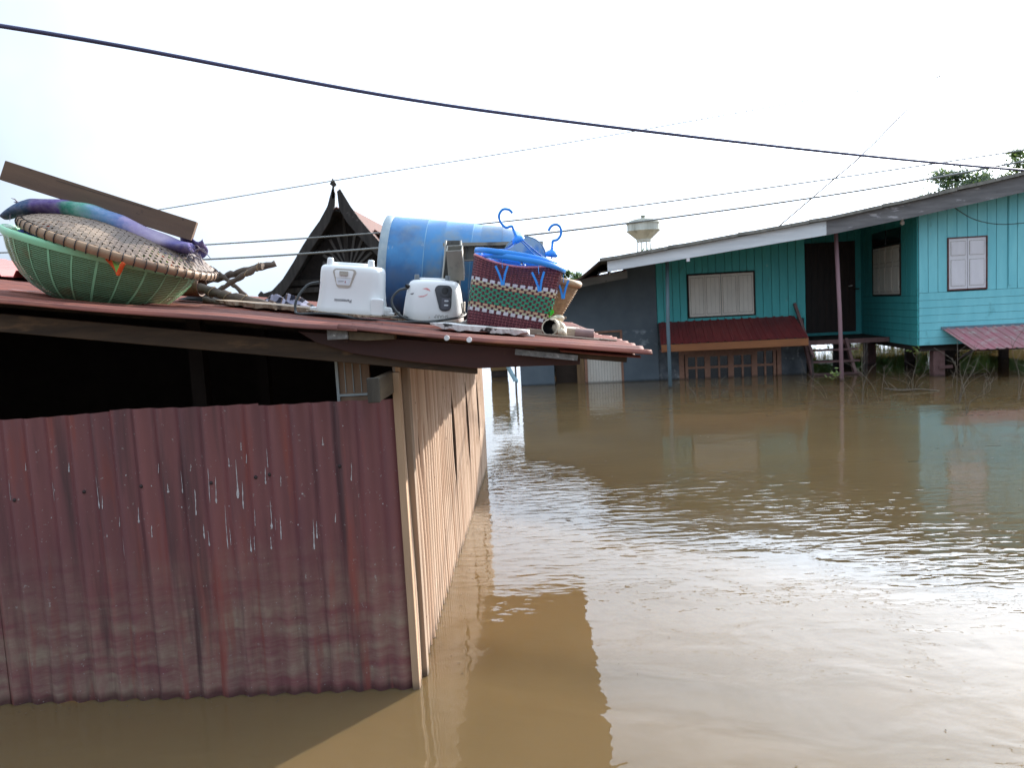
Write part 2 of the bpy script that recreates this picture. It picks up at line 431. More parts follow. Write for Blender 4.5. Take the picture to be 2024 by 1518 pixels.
# timbers under the roof
def rafter(y0, y1, x0, x1, ztop0, ztop1, h0, h1):
    return [(x0, y0, ztop0), (x1, y0, ztop1), (x1, y0, ztop1 - h1), (x0, y0, ztop0 - h0), (x0, y1, ztop0), (x1, y1, ztop1), (x1, y1, ztop1 - h1), (x0, y1, ztop0 - h0)]
BF = [(0, 3, 2, 1), (4, 5, 6, 7), (0, 1, 5, 4), (1, 2, 6, 5), (2, 3, 7, 6), (3, 0, 4, 7)]
mb = MB(); mb.add(rafter(3.36, 3.40, -6.2, -.245, 2.305, 1.452, .085, .075), BF); mb.build('rafter', M_BEAM, shed, True, bevel=.004)
for y in (4.6, 6.0, 7.4):
    mb = MB(); mb.add(rafter(y, y + .05, -6.2, .2, RZ(-6.2) - .03, RZ(.2) - .03, .08, .08), BF); mb.build('rafter', M_BEAM, shed, True)
mb = MB()
mb.prism([(-.975, 1.597), (-.7, 1.563), (-.3, 1.51), (.185, 1.448), (.182, 1.398), (0, 1.402), (-.25, 1.404), (-.55, 1.452), (-.75, 1.492), (-.9, 1.545)], 3.325, 3.352)
mb.build('fascia_board', M_MAROONB, shed, True, bevel=.003)
mb = MB(); mb.ab((-.640, 3.11, 1.312), (-.606, 3.70, 1.402)); mb.ab((-.655, 3.095, 1.308), (-.607, 3.11, 1.406), 1)
mb.build('projecting_beam', [M_BEAMT, M_BEAME], shed, True, bevel=.004)
M_GREYM = mat('galvanised_scrap', (.22, .22, .22), (.10, .10, .10), sc=40, rough=.5, spots=(((.5, .5, .5), 60, .62, .7),))
mb = MB(); mb.ab((-.83, 3.235, 1.556), (-.745, 3.27, 1.598)); mb.build('purlin_cap', M_GREYM, shed, True, bevel=.003)
mb = MB(); mb.prism([(-.745, 1.588), (-.56, 1.566), (-.56, 1.545), (-.68, 1.545), (-.745, 1.553)], 3.24, 3.30); mb.build('purlin_block', M_BEAMT, shed, True, bevel=.003)
mb = MB(); mb.bar((-.08, 3.27, 1.468), (.17, 3.27, 1.43), .03, .022); mb.build('roof_batten', M_GREYM, shed, True)
mb = MB(); mb.bar((.0, 3.30, 1.464), (.37, 3.30, 1.415), .035, .03); mb.build('roof_batten', M_BEAM, shed, True)
# roof sheets: corrugations run down the slope
def roof_sheet(x0, x1, y0, y1, dz, wav=.014, per=.27, th=.004, seed=0, ph=0):
    mb = MB(); nv = int((y1 - y0) / .0085)
    def fn(u, v):
        x = lerp(x0, x1, u); y = lerp(y0, y1, v)
        edge = math.exp(-(y - y0) / .12)
        return (x, y + .004 * fbm(x * 5, seed) * edge, RZ(x) + dz - .012 * math.exp(-((y - y0) / .014) ** 2) + .0045 * edge * math.sin(x * 9 + seed) * fbm(x * 1.7, seed + 5) + wav * (.5 + .5 * math.cos(2 * math.pi * (y - 3.232) / per + ph)) ** 3 - .006 + (.011 * fbm(x * 2.2, y * .7, seed) - .004) * (1 if y < 4 else .5))
    mb.grid(fn, 60, nv); return mb
mb = roof_sheet(-6.6, -.70, 3.2, 8.6, .0, seed=1); mb.build('roof_sheet', M_ROOF, shed, True, smooth=True, solid=.003)
mb = roof_sheet(-.78, .462, 3.205, 4.9, .007, seed=2); rs2 = mb.build('roof_sheet', M_ROOF, shed, True, smooth=True, solid=.003)
mb = roof_sheet(-.78, .40, 4.8, 8.6, .004, seed=5); mb.build('roof_sheet', M_ROOF, shed, True, smooth=True, solid=.003)
mb = roof_sheet(.10, .42, 3.235, 4.2, -.012, seed=4); mb.build('roof_sheet', M_ROOF, shed, True, smooth=True, solid=.003)
# bright red trapezoidal ridge sheet at the far left
M_RED = mat('bright_red_roof_paint', (.33, .052, .045), (.25, .045, .04), sc=5, rough=.45)
mb = MB()
prof = []
for k in range(14):
    x = -6.3 + k * .20
    prof += [(x, 0), (x + .055, .0), (x + .085, .058), (x + .125, .058), (x + .155, 0)]
mb.grid(lambda u, v: (prof[round(u * (len(prof) - 1))][0], lerp(6.6, 8.9, v), RZ(prof[round(u * (len(prof) - 1))][0]) + .03 + prof[round(u * (len(prof) - 1))][1] + .09 * v), len(prof) - 1, 1)
mb.build('ridge_sheet', M_RED, shed, True, solid=.006, label='bright red trapezoid metal sheet at the far side of the roof')
M_WPAINT = mat('white_paint_spot', (.72, .73, .76), rough=.6)
sy = Vector((0, 1, 0))
for (x, z, y, r, sq) in ((-.345, 1.543, 3.194, .0105, 1), (-.257, 1.531, 3.194, .0105, 1)):
    mb = MB(); mb.add([(x + r * math.cos(k * .3927), y - .004, z - .002 + r * sq * math.sin(k * .3927)) for k in range(16)] + [(x + r * math.cos(k * .3927), y + .004, z - .002 + r * sq * math.sin(k * .3927)) for k in range(16)],
                      [tuple(range(15, -1, -1)), tuple(range(16, 32))] + [(k, (k + 1) % 16, 16 + (k + 1) % 16, 16 + k) for k in range(16)])
    mb.build('paint_spot', M_WPAINT, shed, True)
mb = MB(); mb.grid(lambda u, v: (lerp(-2.62, -2.44, u), lerp(4.02, 4.06, v), RZ(lerp(-2.62, -2.44, u)) + .017), 4, 1); mb.build('paint_streak', M_WPAINT, shed, True)
# ================================================================== TEAL HOUSE ON STILTS
HO, HA = (1.4, 16.55, 0), R(-5)
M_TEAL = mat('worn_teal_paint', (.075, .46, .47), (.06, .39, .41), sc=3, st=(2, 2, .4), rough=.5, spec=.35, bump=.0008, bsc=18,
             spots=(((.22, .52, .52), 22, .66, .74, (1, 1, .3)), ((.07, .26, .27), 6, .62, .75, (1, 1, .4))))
M_TEALF = mat('faded_daylit_turquoise_paint', (.25, .70, .77), (.20, .62, .70), sc=3, st=(2, 2, .4), rough=.5, spec=.35, bump=.0008, bsc=18,
             spots=(((.34, .66, .68), 22, .66, .74, (1, 1, .3)), ((.12, .40, .44), 6, .64, .78, (1, 1, .4))))  # weather fading plus the open-sky brightness of this front put into the paint
M_TEALG = mat('dark_board_joint', (.02, .09, .095), rough=.8)
M_CREAM = mat('cream_shutter_paint', (.72, .69, .62), (.64, .61, .55), sc=9, st=(1, 1, .3), rough=.5)
M_LAV = mat('pale_lilac_shutter_paint', (.78, .76, .80), (.72, .70, .74), sc=9, st=(1, 1, .3), rough=.5)
M_FRAME = mat('dark_window_frame', (.035, .022, .018), rough=.6)
M_FRAMER = mat('reddish_window_frame', (.16, .055, .05), (.09, .035, .03), sc=30, rough=.6)
M_DOOR = wood('dark_brown_door', (.045, .022, .016), (.02, .010, .008), 'z', 6, rough=.5)
M_PINK = mat('pink_painted_post', (.36, .22, .25), (.30, .18, .20), sc=6, st=(1, 1, .3), rough=.6, wet=True)
M_BLUEG = mat('blue_grey_painted_post', (.16, .24, .29), (.12, .18, .21), sc=6, st=(1, 1, .3), rough=.6, wet=True)
M_BROWNP = mat('brown_pink_paint', (.20, .11, .105), (.13, .07, .065), sc=8, rough=.65, wet=True)
M_FWHITE = wood('whitish_fascia', (.80, .83, .86), (.62, .66, .70), 'x', 5, spots=(((.18, .19, .20), 11, .68, .76, (.3, 1, 1)),))
M_FGREY = wood('weathered_grey_fascia', (.22, .215, .22), (.12, .118, .122), 'x', 6, spots=(((.42, .41, .43), 7, .62, .68, (.35, 1, 1.6)),))
M_RTILE = mat('grey_cement_roofing', (.17, .16, .14), (.11, .105, .09), sc=9, rough=.85)
M_MARAWN = mat('maroon_awning_paint', (.20, .035, .035), (.15, .028, .03), sc=5, st=(1, .3, 1), rough=.4, spec=.4)
M_PINKAWN = mat('faded_pink_awning_paint', (.46, .17, .20), (.36, .19, .19), sc=4, st=(1, .3, 1), rough=.5, spots=(((.45, .36, .33), 7, .52, .68),))
M_ORANGE = mat('orange_brown_board', (.34, .135, .05), (.27, .10, .04), sc=6, st=(.3, 1, 1), rough=.6)
M_PLAST = mat('dirty_grey_plaster', (.12, .135, .15), (.06, .07, .08), sc=5, rough=.85, spots=(((.36, .37, .37), 8, .57, .70),), wet=True, bump=.002, bsc=30)
M_GLASSD = mat('dark_glass_pane', (.012, .012, .014), rough=.12, spec=.5)
M_BROWNF = mat('brown_window_timber', (.33, .17, .11), (.24, .12, .08), sc=14, rough=.6, wet=True)
M_STILT = mat('dark_concrete_stilt', (.075, .055, .05), (.045, .035, .03), sc=6, rough=.8, wet=True)
M_UNDER = mat('dark_floor_joist', (.035, .025, .02), rough=.85)

house = thing('teal_house', 'teal wooden house on stilts with cream shutters and maroon awning behind the flood', 'house', HO, (0, 0, HA))
WM[house.name] = Matrix.Translation(HO) @ Euler((0, 0, HA)).to_matrix().to_4x4()
RAKE = [(-1, 2.22), (.135, 2.363), (3.9, 2.828), (5.2, 3.037), (6.4, 3.247), (7.2, 3.39), (10.1, 3.90), (19, 5.4)]    # top edge of the front fascia
def TOPF(u):
    for (a, za), (b, zb) in zip(RAKE, RAKE[1:]):
        if u <= b: return za + (zb - za) * (u - a) / (b - a)
    return RAKE[-1][1]
RT = lambda u: TOPF(u) - .14

def vboards(mb, p, q, z0, z1f, wd=.155, gap=.009, th=.022, m=0, seed=0):
    """vertical boards along the ground line p->q (2-D), bottom z0, top function of position along u"""
    p, q = Vector(p), Vector(q); L = (q - p).length; d = (q - p) / L; nrm = Vector((d.y, -d.x))
    n = max(1, round(L / wd)); rr = random.Random(seed); ang = math.atan2(d.y, d.x)
    cuts = [0] + [(i + rr.uniform(-.12, .12)) * L / n for i in range(1, n)] + [L]
    for i in range(n):
        a, b = cuts[i] + gap / 2, cuts[i + 1] - gap / 2; c = p + d * (a + b) / 2 + nrm * rr.uniform(-.002, .002)
        z1 = z1f((p + d * a).x, (p + d * b).x)
        mb.box((c.x, c.y, (z0 + z1) / 2), (b - a, th, z1 - z0), Matrix.Rotation(ang, 3, 'Z'), m)
    c = p + d * L / 2 - nrm * .020
    z1 = z1f(p.x, q.x)
    mb.box((c.x, c.y, (z0 + z1) / 2), (L - .004, .014, z1 - z0 - .004), Matrix.Rotation(ang, 3, 'Z'), 1)

def hboards(mb, p, q, z0, z1, ht=.13, gap=.006, th=.022, seed=0):
    p, q = Vector(p), Vector(q); L = (q - p).length; d = (q - p) / L; nrm = Vector((d.y, -d.x)); ang = math.atan2(d.y, d.x)
    n = round((z1 - z0) / ht); rr = random.Random(seed)
    for i in range(n):
        a, b = z0 + (z1 - z0) * i / n, z0 + (z1 - z0) * (i + 1) / n - gap
        x = 0
        while x < L - .01:
            e = min(L, x + rr.uniform(1.1, 2.6)); e = L if L - e < .4 else e
            c = p + d * (x + e) / 2 + nrm * (.003 + rr.uniform(-.002, .002))
            mb.box((c.x, c.y, (a + b) / 2), (e - x - .004, th, b - a), Matrix.Rotation(ang, 3, 'Z') @ Matrix.Rotation(R(3), 3, 'X'), 0); x = e
    c = p + d * L / 2 - nrm * .020
    mb.box((c.x, c.y, (z0 + z1) / 2), (L - .004, .014, z1 - z0), Matrix.Rotation(ang, 3, 'Z'), 1)

flat = lambda z: (lambda a, b: z)
roofline = lambda a, b: RT(min(a, b)) + .13
# front wall around the door recess
mb = MB()
vboards(mb, (1.10, 0), (1.70, 0), 1.15, roofline, .15, seed=1)
vboards(mb, (1.70, 0), (3.03, 0), 2.11, roofline, .15, seed=2)
vboards(mb, (3.03, 0), (3.97, 0), 1.12, roofline, .155, seed=3)
vboards(mb, (1.70, 0), (3.03, 0), 1.12, flat(1.22), .15, seed=4)
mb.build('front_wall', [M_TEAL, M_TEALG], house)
mb = MB(); mb.ab((3.955, -.01, .66), (3.985, 1.75, 2.9)); vboards(mb, (3.98, 1.75), (4.40, 1.75), .66, roofline, .15, seed=5)
vboards(mb, (4.40, 1.75), (5.44, 1.75), 2.66, roofline, .15, seed=6); vboards(mb, (5.44, 1.75), (5.575, 1.75), .60, roofline, .13, seed=7)
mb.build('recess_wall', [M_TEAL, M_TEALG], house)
mb = MB(); vboards(mb, (5.575, 1.75), (5.575, -.72), 2.74, roofline, .13, seed=8)   # above side window
vboards(mb, (5.575, 1.75), (5.575, .92), 1.46, flat(2.745), .13, seed=9); vboards(mb, (5.575, -.66), (5.575, -1.44), 1.46, lambda a, b: RT(5.6) + .1, .13, seed=10)
hboards(mb, (5.575, 1.75), (5.575, -1.445), .56, 1.46, .128, seed=3)
mb.build('side_wall', [M_TEAL, M_TEALG], house)  # same paint as the block front; the deeper copy carries this side's shade
mb = MB()
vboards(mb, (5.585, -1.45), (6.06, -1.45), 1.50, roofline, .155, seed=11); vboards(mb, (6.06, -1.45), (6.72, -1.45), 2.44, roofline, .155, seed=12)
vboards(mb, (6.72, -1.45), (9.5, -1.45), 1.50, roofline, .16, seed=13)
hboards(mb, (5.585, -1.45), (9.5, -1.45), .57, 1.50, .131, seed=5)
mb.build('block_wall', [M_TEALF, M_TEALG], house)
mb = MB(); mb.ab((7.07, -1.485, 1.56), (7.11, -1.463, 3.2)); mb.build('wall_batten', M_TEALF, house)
mb = MB()   # hidden outer shell so the rooms stay dark
mb.prism([(1.10, .6), (9.5, .6), (9.5, RT(9.5) + .15), (1.10, RT(1.1) + .15)], 4.0, 4.05); mb.ab((1.06, .03, .6), (1.10, 4.0, RT(1.06) + .15)); mb.ab((9.45, -1.4, .6), (9.5, 4, RT(9.4) + .15))
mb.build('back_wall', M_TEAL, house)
mb = MB(); mb.ab((3.99, -.02, .57), (5.56, 4.0, .66)); mb.ab((5.60, -1.42, .50), (9.45, 4.0, .565)); mb.ab((1.12, .04, .60), (3.95, 4, .66)); mb.build('floor', M_UNDER, house)
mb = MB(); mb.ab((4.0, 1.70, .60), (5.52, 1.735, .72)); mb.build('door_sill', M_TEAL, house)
mb = MB(); mb.ab((4.0, -.06, .575), (5.54, -.025, .665)); mb.build('landing_beam', M_BROWNP, house)
# door
dr = MB(); dr.ab((4.40, 1.70, .72), (5.44, 1.745, 2.66)); door = dr.build('door', M_DOOR, house, bevel=.006)
mb = MB(); [mb.ab((x, 1.69, .74), (x + .012, 1.702, 2.64)) for x in (4.52, 4.66, 4.80, 4.92, 5.05, 5.18, 5.31)]; mb.build('plank_bead', M_DOOR, door)
mb = MB(); mb.ab((5.40, 1.64, 1.62), (5.50, 1.70, 1.645)); mb.build('latch', M_FRAME, door)
mb = MB(); mb.tube([(5.30, 1.705, 1.70), (5.31, 1.66, 1.70), (5.36, 1.65, 1.71)], .012); mb.build('handle', MATS['grey_weather'] if 'grey_weather' in MATS else M_LAV, door)

def shutter_window(u0, u1, z0, z1, v, leaves, mp, mf, panels, seed=0, rotz=0, origin=None):
    """double shutters in a frame on a wall facing -v (local frame may be turned by rotz about origin)"""
    T = Matrix() if origin is None else Matrix.Translation(origin) @ Matrix.Rotation(rotz, 4, 'Z')
    def fin(mb): mb.v = [tuple(T @ Vector(q)) for q in mb.v]; return mb
    fr = MB(); f = .02
    fr.ab((u0 - f, v - .035, z0 - f), (u0, v + .01, z1 + f)); fr.ab((u1, v - .035, z0 - f), (u1 + f, v + .01, z1 + f))
    fr.ab((u0, v - .035, z1), (u1, v + .01, z1 + f)); fr.ab((u0, v - .035, z0 - f), (u1, v + .01, z0))
    wnd = fin(fr).build('window', mf, house)
    n = leaves; W = (u1 - u0) / n
    for i in range(n):
        a, b = u0 + W * i + .005, u0 + W * (i + 1) - .005
        sh = MB(); sh.ab((a, v - .022, z0 + .004), (b, v + .004, z1 - .004))
        cols = 2 if panels == 'tall' else 1
        for c in range(cols):
            ca, cb = a + (b - a) * c / cols, a + (b - a) * (c + 1) / cols
            s = .028
            zs = ((z0 + .05, z1 - .05),) if panels == 'tall' else ((z0 + .05, z0 + (z1 - z0) * .58), (z0 + (z1 - z0) * .66, z1 - .05))
            for (za, zb) in zs:
                sh.ab((ca + s, v - .0255, za), (cb - s, v - .0225, zb), 1)
                sh.ab((ca + s + .007, v - .030, za + .007), (cb - s - .007, v - .0258, zb - .007))
                if panels == 'tall':
                    for k in (.33, .66): sh.ab((lerp(ca + s, cb - s, k), v - .0315, za + .01), (lerp(ca + s, cb - s, k) + .003, v - .0302, zb - .01), 1)
                else: sh.ab((ca + s + .03, v - .034, za + .03), (cb - s - .03, v - .0302, zb - .03))
            if c: sh.ab((ca - .002, v - .0262, z0 + .01), (ca + .002, v - .0225, z1 - .01), 1)
        fin(sh).build('shutter', [mp, MATS.get('shutter_shadow_line') or mat('shutter_shadow_line', (.34, .31, .27), rough=.8)], wnd)
    for zz in (z0 + .12, z1 - .14):
        hg = MB(); hg.ab((u1 - .004, v - .04, zz), (u1 + .012, v - .034, zz + .05)); fin(hg).build('hinge', M_FRAME, wnd)
    return wnd, fin
shutter_window(1.735, 3.0, 1.245, 2.075, 0, 2, M_CREAM, M_FRAME, 'tall')
shutter_window(6.08, 6.70, 1.535, 2.42, -1.45, 2, M_LAV, M_FRAMER, 'two')
wnd, fin = shutter_window(0, 1.54, 1.49, 2.42, 0, 4, M_CREAM, M_FRAME, 'two', rotz=R(-90), origin=(5.575, .90, 0))
mb = MB(); mb.ab((-.02, -.03, 2.45), (1.56, .0, 2.735)); mb.ab((.76, -.04, 2.45), (.79, -.03, 2.735)); fin(mb).build('transom', M_GLASSD, wnd)
# lower storey: plaster piers and a brown paned window, standing in the water
mb = MB(); mb.ab((1.10, .02, -.5), (1.50, .14, 1.15)); mb.ab((3.50, .02, -.5), (3.99, .14, 1.1)); mb.ab((1.50, .03, .60), (3.50, .14, 1.12)); mb.build('lower_wall', M_PLAST, house)
mb = MB(); mb.ab((1.09, .10, -.5), (1.13, 4.0, .60)); mb.ab((3.96, .14, -.5), (3.99, 4.0, .60)); mb.ab((1.13, 3.9, -.5), (3.96, 3.95, .6)); mb.build('lower_side_wall', M_PLAST, house)
mb = MB(); mb.ab((1.50, -.01, .50), (3.50, .06, .60)); mb.ab((1.50, -.01, -.5), (1.60, .06, .50)); mb.ab((3.42, -.01, -.5), (3.50, .06, .50))
lw = mb.build('lower_window', M_BROWNF, house)
for k, (a, b) in enumerate(((1.62, 2.06), (2.06, 2.52), (2.52, 2.98), (2.98, 3.40))):
    zt = .44 if k < 3 else .50
    mb = MB(); s = .055
    mb.ab((a, -.005, -.5), (a + s, .04, zt + .06)); mb.ab((b - s, -.005, -.5), (b, .04, zt + .06)); mb.ab((a + s, -.005, zt), (b - s, .04, zt + .06))
    mb.ab(((a + b) / 2 - .018, -.001, -.5), ((a + b) / 2 + .018, .035, zt)); mb.ab((a + s, .001, .20), (b - s, .033, .245))
    cs = mb.build('casement', M_BROWNF, lw)
    mb = MB(); mb.ab((a + s, .036, -.5), (b - s, .042, zt)); mb.build('pane', M_GLASSD, lw)

def ribbed(mb, TL, TR, BL, BR, n, rib=.016, wd=.25):
    TL, TR, BL, BR = map(Vector, (TL, TR, BL, BR)); nr = (TR - TL).cross(BL - TL).normalized()
    if nr.z < 0: nr = -nr
    us = []
    for i in range(n):
        us += [(i / n, 0), ((i + .5 - wd / 2 - .06) / n, 0), ((i + .5 - wd / 2) / n, rib), ((i + .5 + wd / 2) / n, rib), ((i + .5 + wd / 2 + .06) / n, 0)]
    us.append((1, 0)); k = len(us) - 1
    mb.grid(lambda u, v: lerp(lerp(TL, TR, us[round(u * k)][0]), lerp(BL, BR, us[round(u * k)][0]), v) + nr * us[round(u * k)][1], k, 3)
mb = MB(); ribbed(mb, (1.12, -.03, 1.165), (3.76, -.03, 1.165), (1.10, -.72, .765), (3.86, -.72, .765), 17); aw = mb.build('awning', M_MARAWN, house, solid=.006)
mb = MB(); mb.ab((1.11, -.72, .615), (3.86, -.69, .755)); mb.build('awning_fascia', M_ORANGE, aw, bevel=.004)
mb = MB(); mb.bar((1.14, -.02, .62), (1.14, -.69, .62), .04, .04); mb.build('bracket', M_BROWNP, aw)
mb = MB(); mb.bar((3.8, -.02, .62), (3.8, -.69, .62), .04, .04); mb.build('bracket', M_BROWNP, aw)
mb = MB(); ribbed(mb, (5.97, -1.48, .845), (9.2, -1.48, .85), (6.14, -2.30, .515), (9.3, -2.30, .515), 21); aw = mb.build('awning', M_PINKAWN, house, solid=.006, label='faded pink awning over open water')
mb = MB(); mb.ab((5.95, -1.50, .83), (9.2, -1.465, .885)); mb.build('awning_flashing', M_BLUEG, aw)
mb = MB(); mb.bar((6.25, -1.46, .30), (6.25, -2.15, .53), .035, .035); mb.build('bracket', M_STILT, aw)
mb = MB(); mb.bar((6.2, -2.2, .50), (9.2, -2.2, .50), .035, .03); mb.build('edge_batten', M_STILT, aw)
# posts, stilts
mb = MB(); mb.tube([(1.205, -1.4, -.5), (1.20, -1.4, 1.2), (1.225, -1.4, 2.36)], [.034, .034, .032], 14); mb.build('porch_post', M_BLUEG, house, smooth=True, label='blue grey porch post standing in the water')
mb = MB(); mb.tube([(4.275, -1.4, -.5), (4.25, -1.4, 1.2), (4.20, -1.4, 2.70)], [.036, .036, .035], 14); mb.build('porch_post', M_PINK, house, smooth=True, label='pink porch post before the dark door')
mb = MB(); mb.ab((5.85, -1.40, -.5), (6.045, -1.20, .56)); mb.build('stilt', M_BROWNP, house, bevel=.008)
mb = MB(); mb.bar((5.93, -1.42, .16), (6.16, -1.42, .17), .03, .05); mb.build('stilt_cleat', M_BROWNP, house)
for (u, v, wd, mt) in ((5.70, 1.60, .17, M_BROWNP), (6.50, 1.6, .15, M_STILT), (7.6, -1.3, .17, M_STILT), (7.3, 1.6, .15, M_STILT), (8.6, -1.3, .17, M_STILT), (8.4, 1.6, .15, M_STILT), (6.35, 3.8, .17, M_STILT), (7.3, 3.8, .17, M_STILT), (8.3, 3.8, .17, M_STILT), (4.9, 3.8, .17, M_STILT), (5.15, 1.75, .30, M_STILT), (9.3, 1.6, .17, M_STILT), (9.3, -1.3, .17, M_STILT)):
    mb = MB(); mb.ab((u - wd / 2, v - wd / 2, -.5), (u + wd / 2, v + wd / 2, .58)); mb.build('stilt', mt, house)
mb = MB(); mb.ab((5.60, -1.42, .46), (9.45, -1.33, .555)); mb.ab((5.59, -1.33, .47), (5.68, 1.7, .555)); mb.build('floor_beam', M_UNDER, house)
# stairs
st = MB(); st.bar((3.93, -.06, .66), (4.06, -.55, -.4), .05, .13, (0, 1, 0)); stair = st.build('stairs', M_BROWNP, house)
mb = MB(); mb.bar((4.72, -.06, .66), (4.86, -.55, -.4), .05, .13, (0, 1, 0)); mb.build('stringer', M_BROWNP, stair)
for z, v in ((.475, -.15), (.255, -.26), (.02, -.37)):
    mb = MB(); mb.ab((3.95, v - .10, z - .015), (4.90, v + .10, z + .015)); mb.build('tread', M_BROWNP, stair)
mb = MB(); mb.bar((3.77, -.03, 1.41), (4.02, -.42, .35), .05, .09, (0, 1, 0)); mb.build('handrail', M_BROWNP, stair)
for p, q, wd in (((4.0, -.5, -.3), (3.98, -.45, .42), .03), ((4.98, -.3, -.3), (4.98, -.3, .6), .02), ((5.05, -.28, -.3), (5.05, -.28, .6), .02)):
    mb = MB(); mb.bar(p, q, wd, wd, (0, 1, 0)); mb.build('baluster', M_STILT, stair)
# roof: plane rising to the right, front rake at v=-1.95
def roof_pt(u, v, dz=0): return (u, v, RT(u) + dz)
us = [0.0, .8, 1.6, 2.4, 3.2, 4.0, 4.8, 5.6, 6.4, 7.2, 8.0, 9.0, 10.0]
mb = MB(); nu = 130
def rfn(u, v):
    x = lerp(.0, 10.2, u); y = lerp(-2.0, 4.4, v); st_ = (x * 1.15) % 1
    return (x, y, TOPF(x) + .035 + .012 * (1 - st_) + .006 * math.sin(y * 36))
mb.grid(rfn, nu, 60)
rf = mb.build('roof', M_RTILE, house, solid=.03)
mb = MB(); mb.grid(lambda u, v: (lerp(10.2, 18, u), lerp(-2.0, 4.4, v), TOPF(10.2) + .035 - u * 1.4), 6, 4); mb.build('far_slope', mat('brown_tile', (.13, .085, .07), (.08, .055, .05), sc=14, rough=.8), rf, solid=.03)
mb = MB(); mb.grid(lambda u, v: (lerp(-.45, .0, u), lerp(-1.2, 4.4, v) - .6 * u, lerp(2.06, TOPF(0) + .03, u)), 3, 4); mb.build('lower_slope', MATS['brown_tile'], rf, solid=.03)
M_VERGE = mat('grey_roof_edge', (.27, .26, .23), (.17, .165, .15), sc=12, rough=.85)
mb = MB()
for k in range(34):
    a, b = .0 + k * .3, .0 + (k + 1) * .3; mb.add(rafter(-2.03, -1.99, a, b - .004, TOPF(a) + .062 + .012 * (k % 4 == 0), TOPF(b) + .062, .056, .056), BF)
mb.build('roof_edge', M_VERGE, rf)
def fascia(u0, u1, b0, b1, h0, h1, y=-1.95, d=.03): return rafter(y, y + d, u0, u1, b0 + h0, b1 + h1, h0, h1)
mb = MB(); mb.add(fascia(.135, 3.90, 2.178, 2.585, .185, .243), BF); mb.build('fascia', M_FWHITE, house, bevel=.003, label='whitewashed front fascia board')
mb = MB()
fpts = [(3.90, 2.582, .247), (5.2, 2.775, .262), (6.4, 2.975, .272), (7.2, 3.115, .275), (8.6, 3.36, .28), (10.1, 3.62, .28)]
for p, q in zip(fpts, fpts[1:]): mb.add(fascia(p[0], q[0] - .0005, p[1], q[1], p[2], q[2], -1.956), BF)
mb.build('fascia', M_FGREY, house, label='weathered grey fascia board')
mb = MB(); mb.add(rafter(-1.91, -1.88, 3.90, 7.2, RT(3.9) + .05, RT(7.2) + .05, .05, .05), BF); mb.build('rake_board', M_FGREY, house)
mb = MB(); mb.ab((.165, -1.9, RT(.1) - .05), (.19, 3.9, RT(.1) + .14)); mb.build('eave_board', M_FWHITE, house)
mb = MB(); mb.ab((1.14, -1.85, RT(1.2) + .00), (1.22, 0, RT(1.2) + .09)); mb.build('purlin', M_UNDER, house)
mb = MB(); mb.ab((3.45, -1.85, RT(3.5) + .02), (3.53, 1.7, RT(3.5) + .12)); mb.build('purlin', M_UNDER, house)
mb = MB(); mb.ab((5.65, -1.85, RT(5.7)), (5.72, -1.4, RT(5.7) + .1)); mb.build('purlin', M_UNDER, house)
mb = MB(); mb.ab((1.52, -1.945, 2.275), (1.575, -1.9, 2.335)); mb.build('lamp_socket', M_LAV, house)
mb = MB(); mb.lathe([(.001, -.05), (.035, -.03), (.04, .0), (.02, .04), (.018, .07)], 12, 0, Matrix.Translation((5.35, -1.35, 2.76))); mb.build('lamp_bulb', M_LAV, house, smooth=True)
mb = MB(); mb.tube(smooth_path([(5.95, -1.9, 2.96), (6.3, -1.86, 2.72), (6.7, -1.84, 2.60), (7.1, -1.84, 2.59), (7.6, -1.84, 2.64), (8.4, -1.84, 2.9)], 5), .007, 5); mb.build('house_wire', M_FRAME, house)

# ================================================================== GREY HOUSE beside it
M_GREYW = mat('blue_grey_plaster', (.125, .155, .18), (.10, .128, .152), sc=2.5, rough=.85, bump=.001, bsc=20, wet=True)
def scuff(t, obj, col, nz, mix, rng):
    sep = N(t, 'ShaderNodeSeparateXYZ', Vector=obj)
    a = N(t, 'ShaderNodeMath', _operation='MULTIPLY', i0=rng(sep.outputs[0], .38, .5), i1=rng(sep.outputs[0], 1.09, .98)).outputs[0]
    b = N(t, 'ShaderNodeMath', _operation='MULTIPLY', i0=rng(sep.outputs[2], .66, .74), i1=rng(sep.outputs[2], 1.06, .96)).outputs[0]
    f = N(t, 'ShaderNodeMath', _operation='MULTIPLY', i0=a, i1=b).outputs[0]
    f = N(t, 'ShaderNodeMath', _operation='MULTIPLY', i0=f, i1=rng(nz(3.2, (1, 1, 1.6)), .52, .60)).outputs[0]
    return mix(f, col, (.36, .41, .45, 1))
M_GREYW2 = mat('scuffed_blue_grey_plaster', (.125, .155, .18), (.10, .128, .152), sc=2.5, rough=.85, bump=.001, bsc=20, wet=True, extra=scuff)
M_WDOOR = mat('cream_plank_door', (.66, .62, .55), (.58, .53, .46), sc=6, st=(1, 1, .2), rough=.55, wet=True, spots=(((.45, .33, .22), 10, .62, .76, (1, 1, .5)),))
M_SCREEN = mat('dark_grey_screen', (.10, .10, .10), (.07, .07, .07), sc=20, rough=.6)
gh = thing('grey_house', 'low blue-grey plastered house with cream plank door, left of the teal house', 'house', HO, (0, 0, HA))
WM[gh.name] = WM[house.name]
mb = MB()
GT = lambda u: 2.17 + (u - .5) * .137
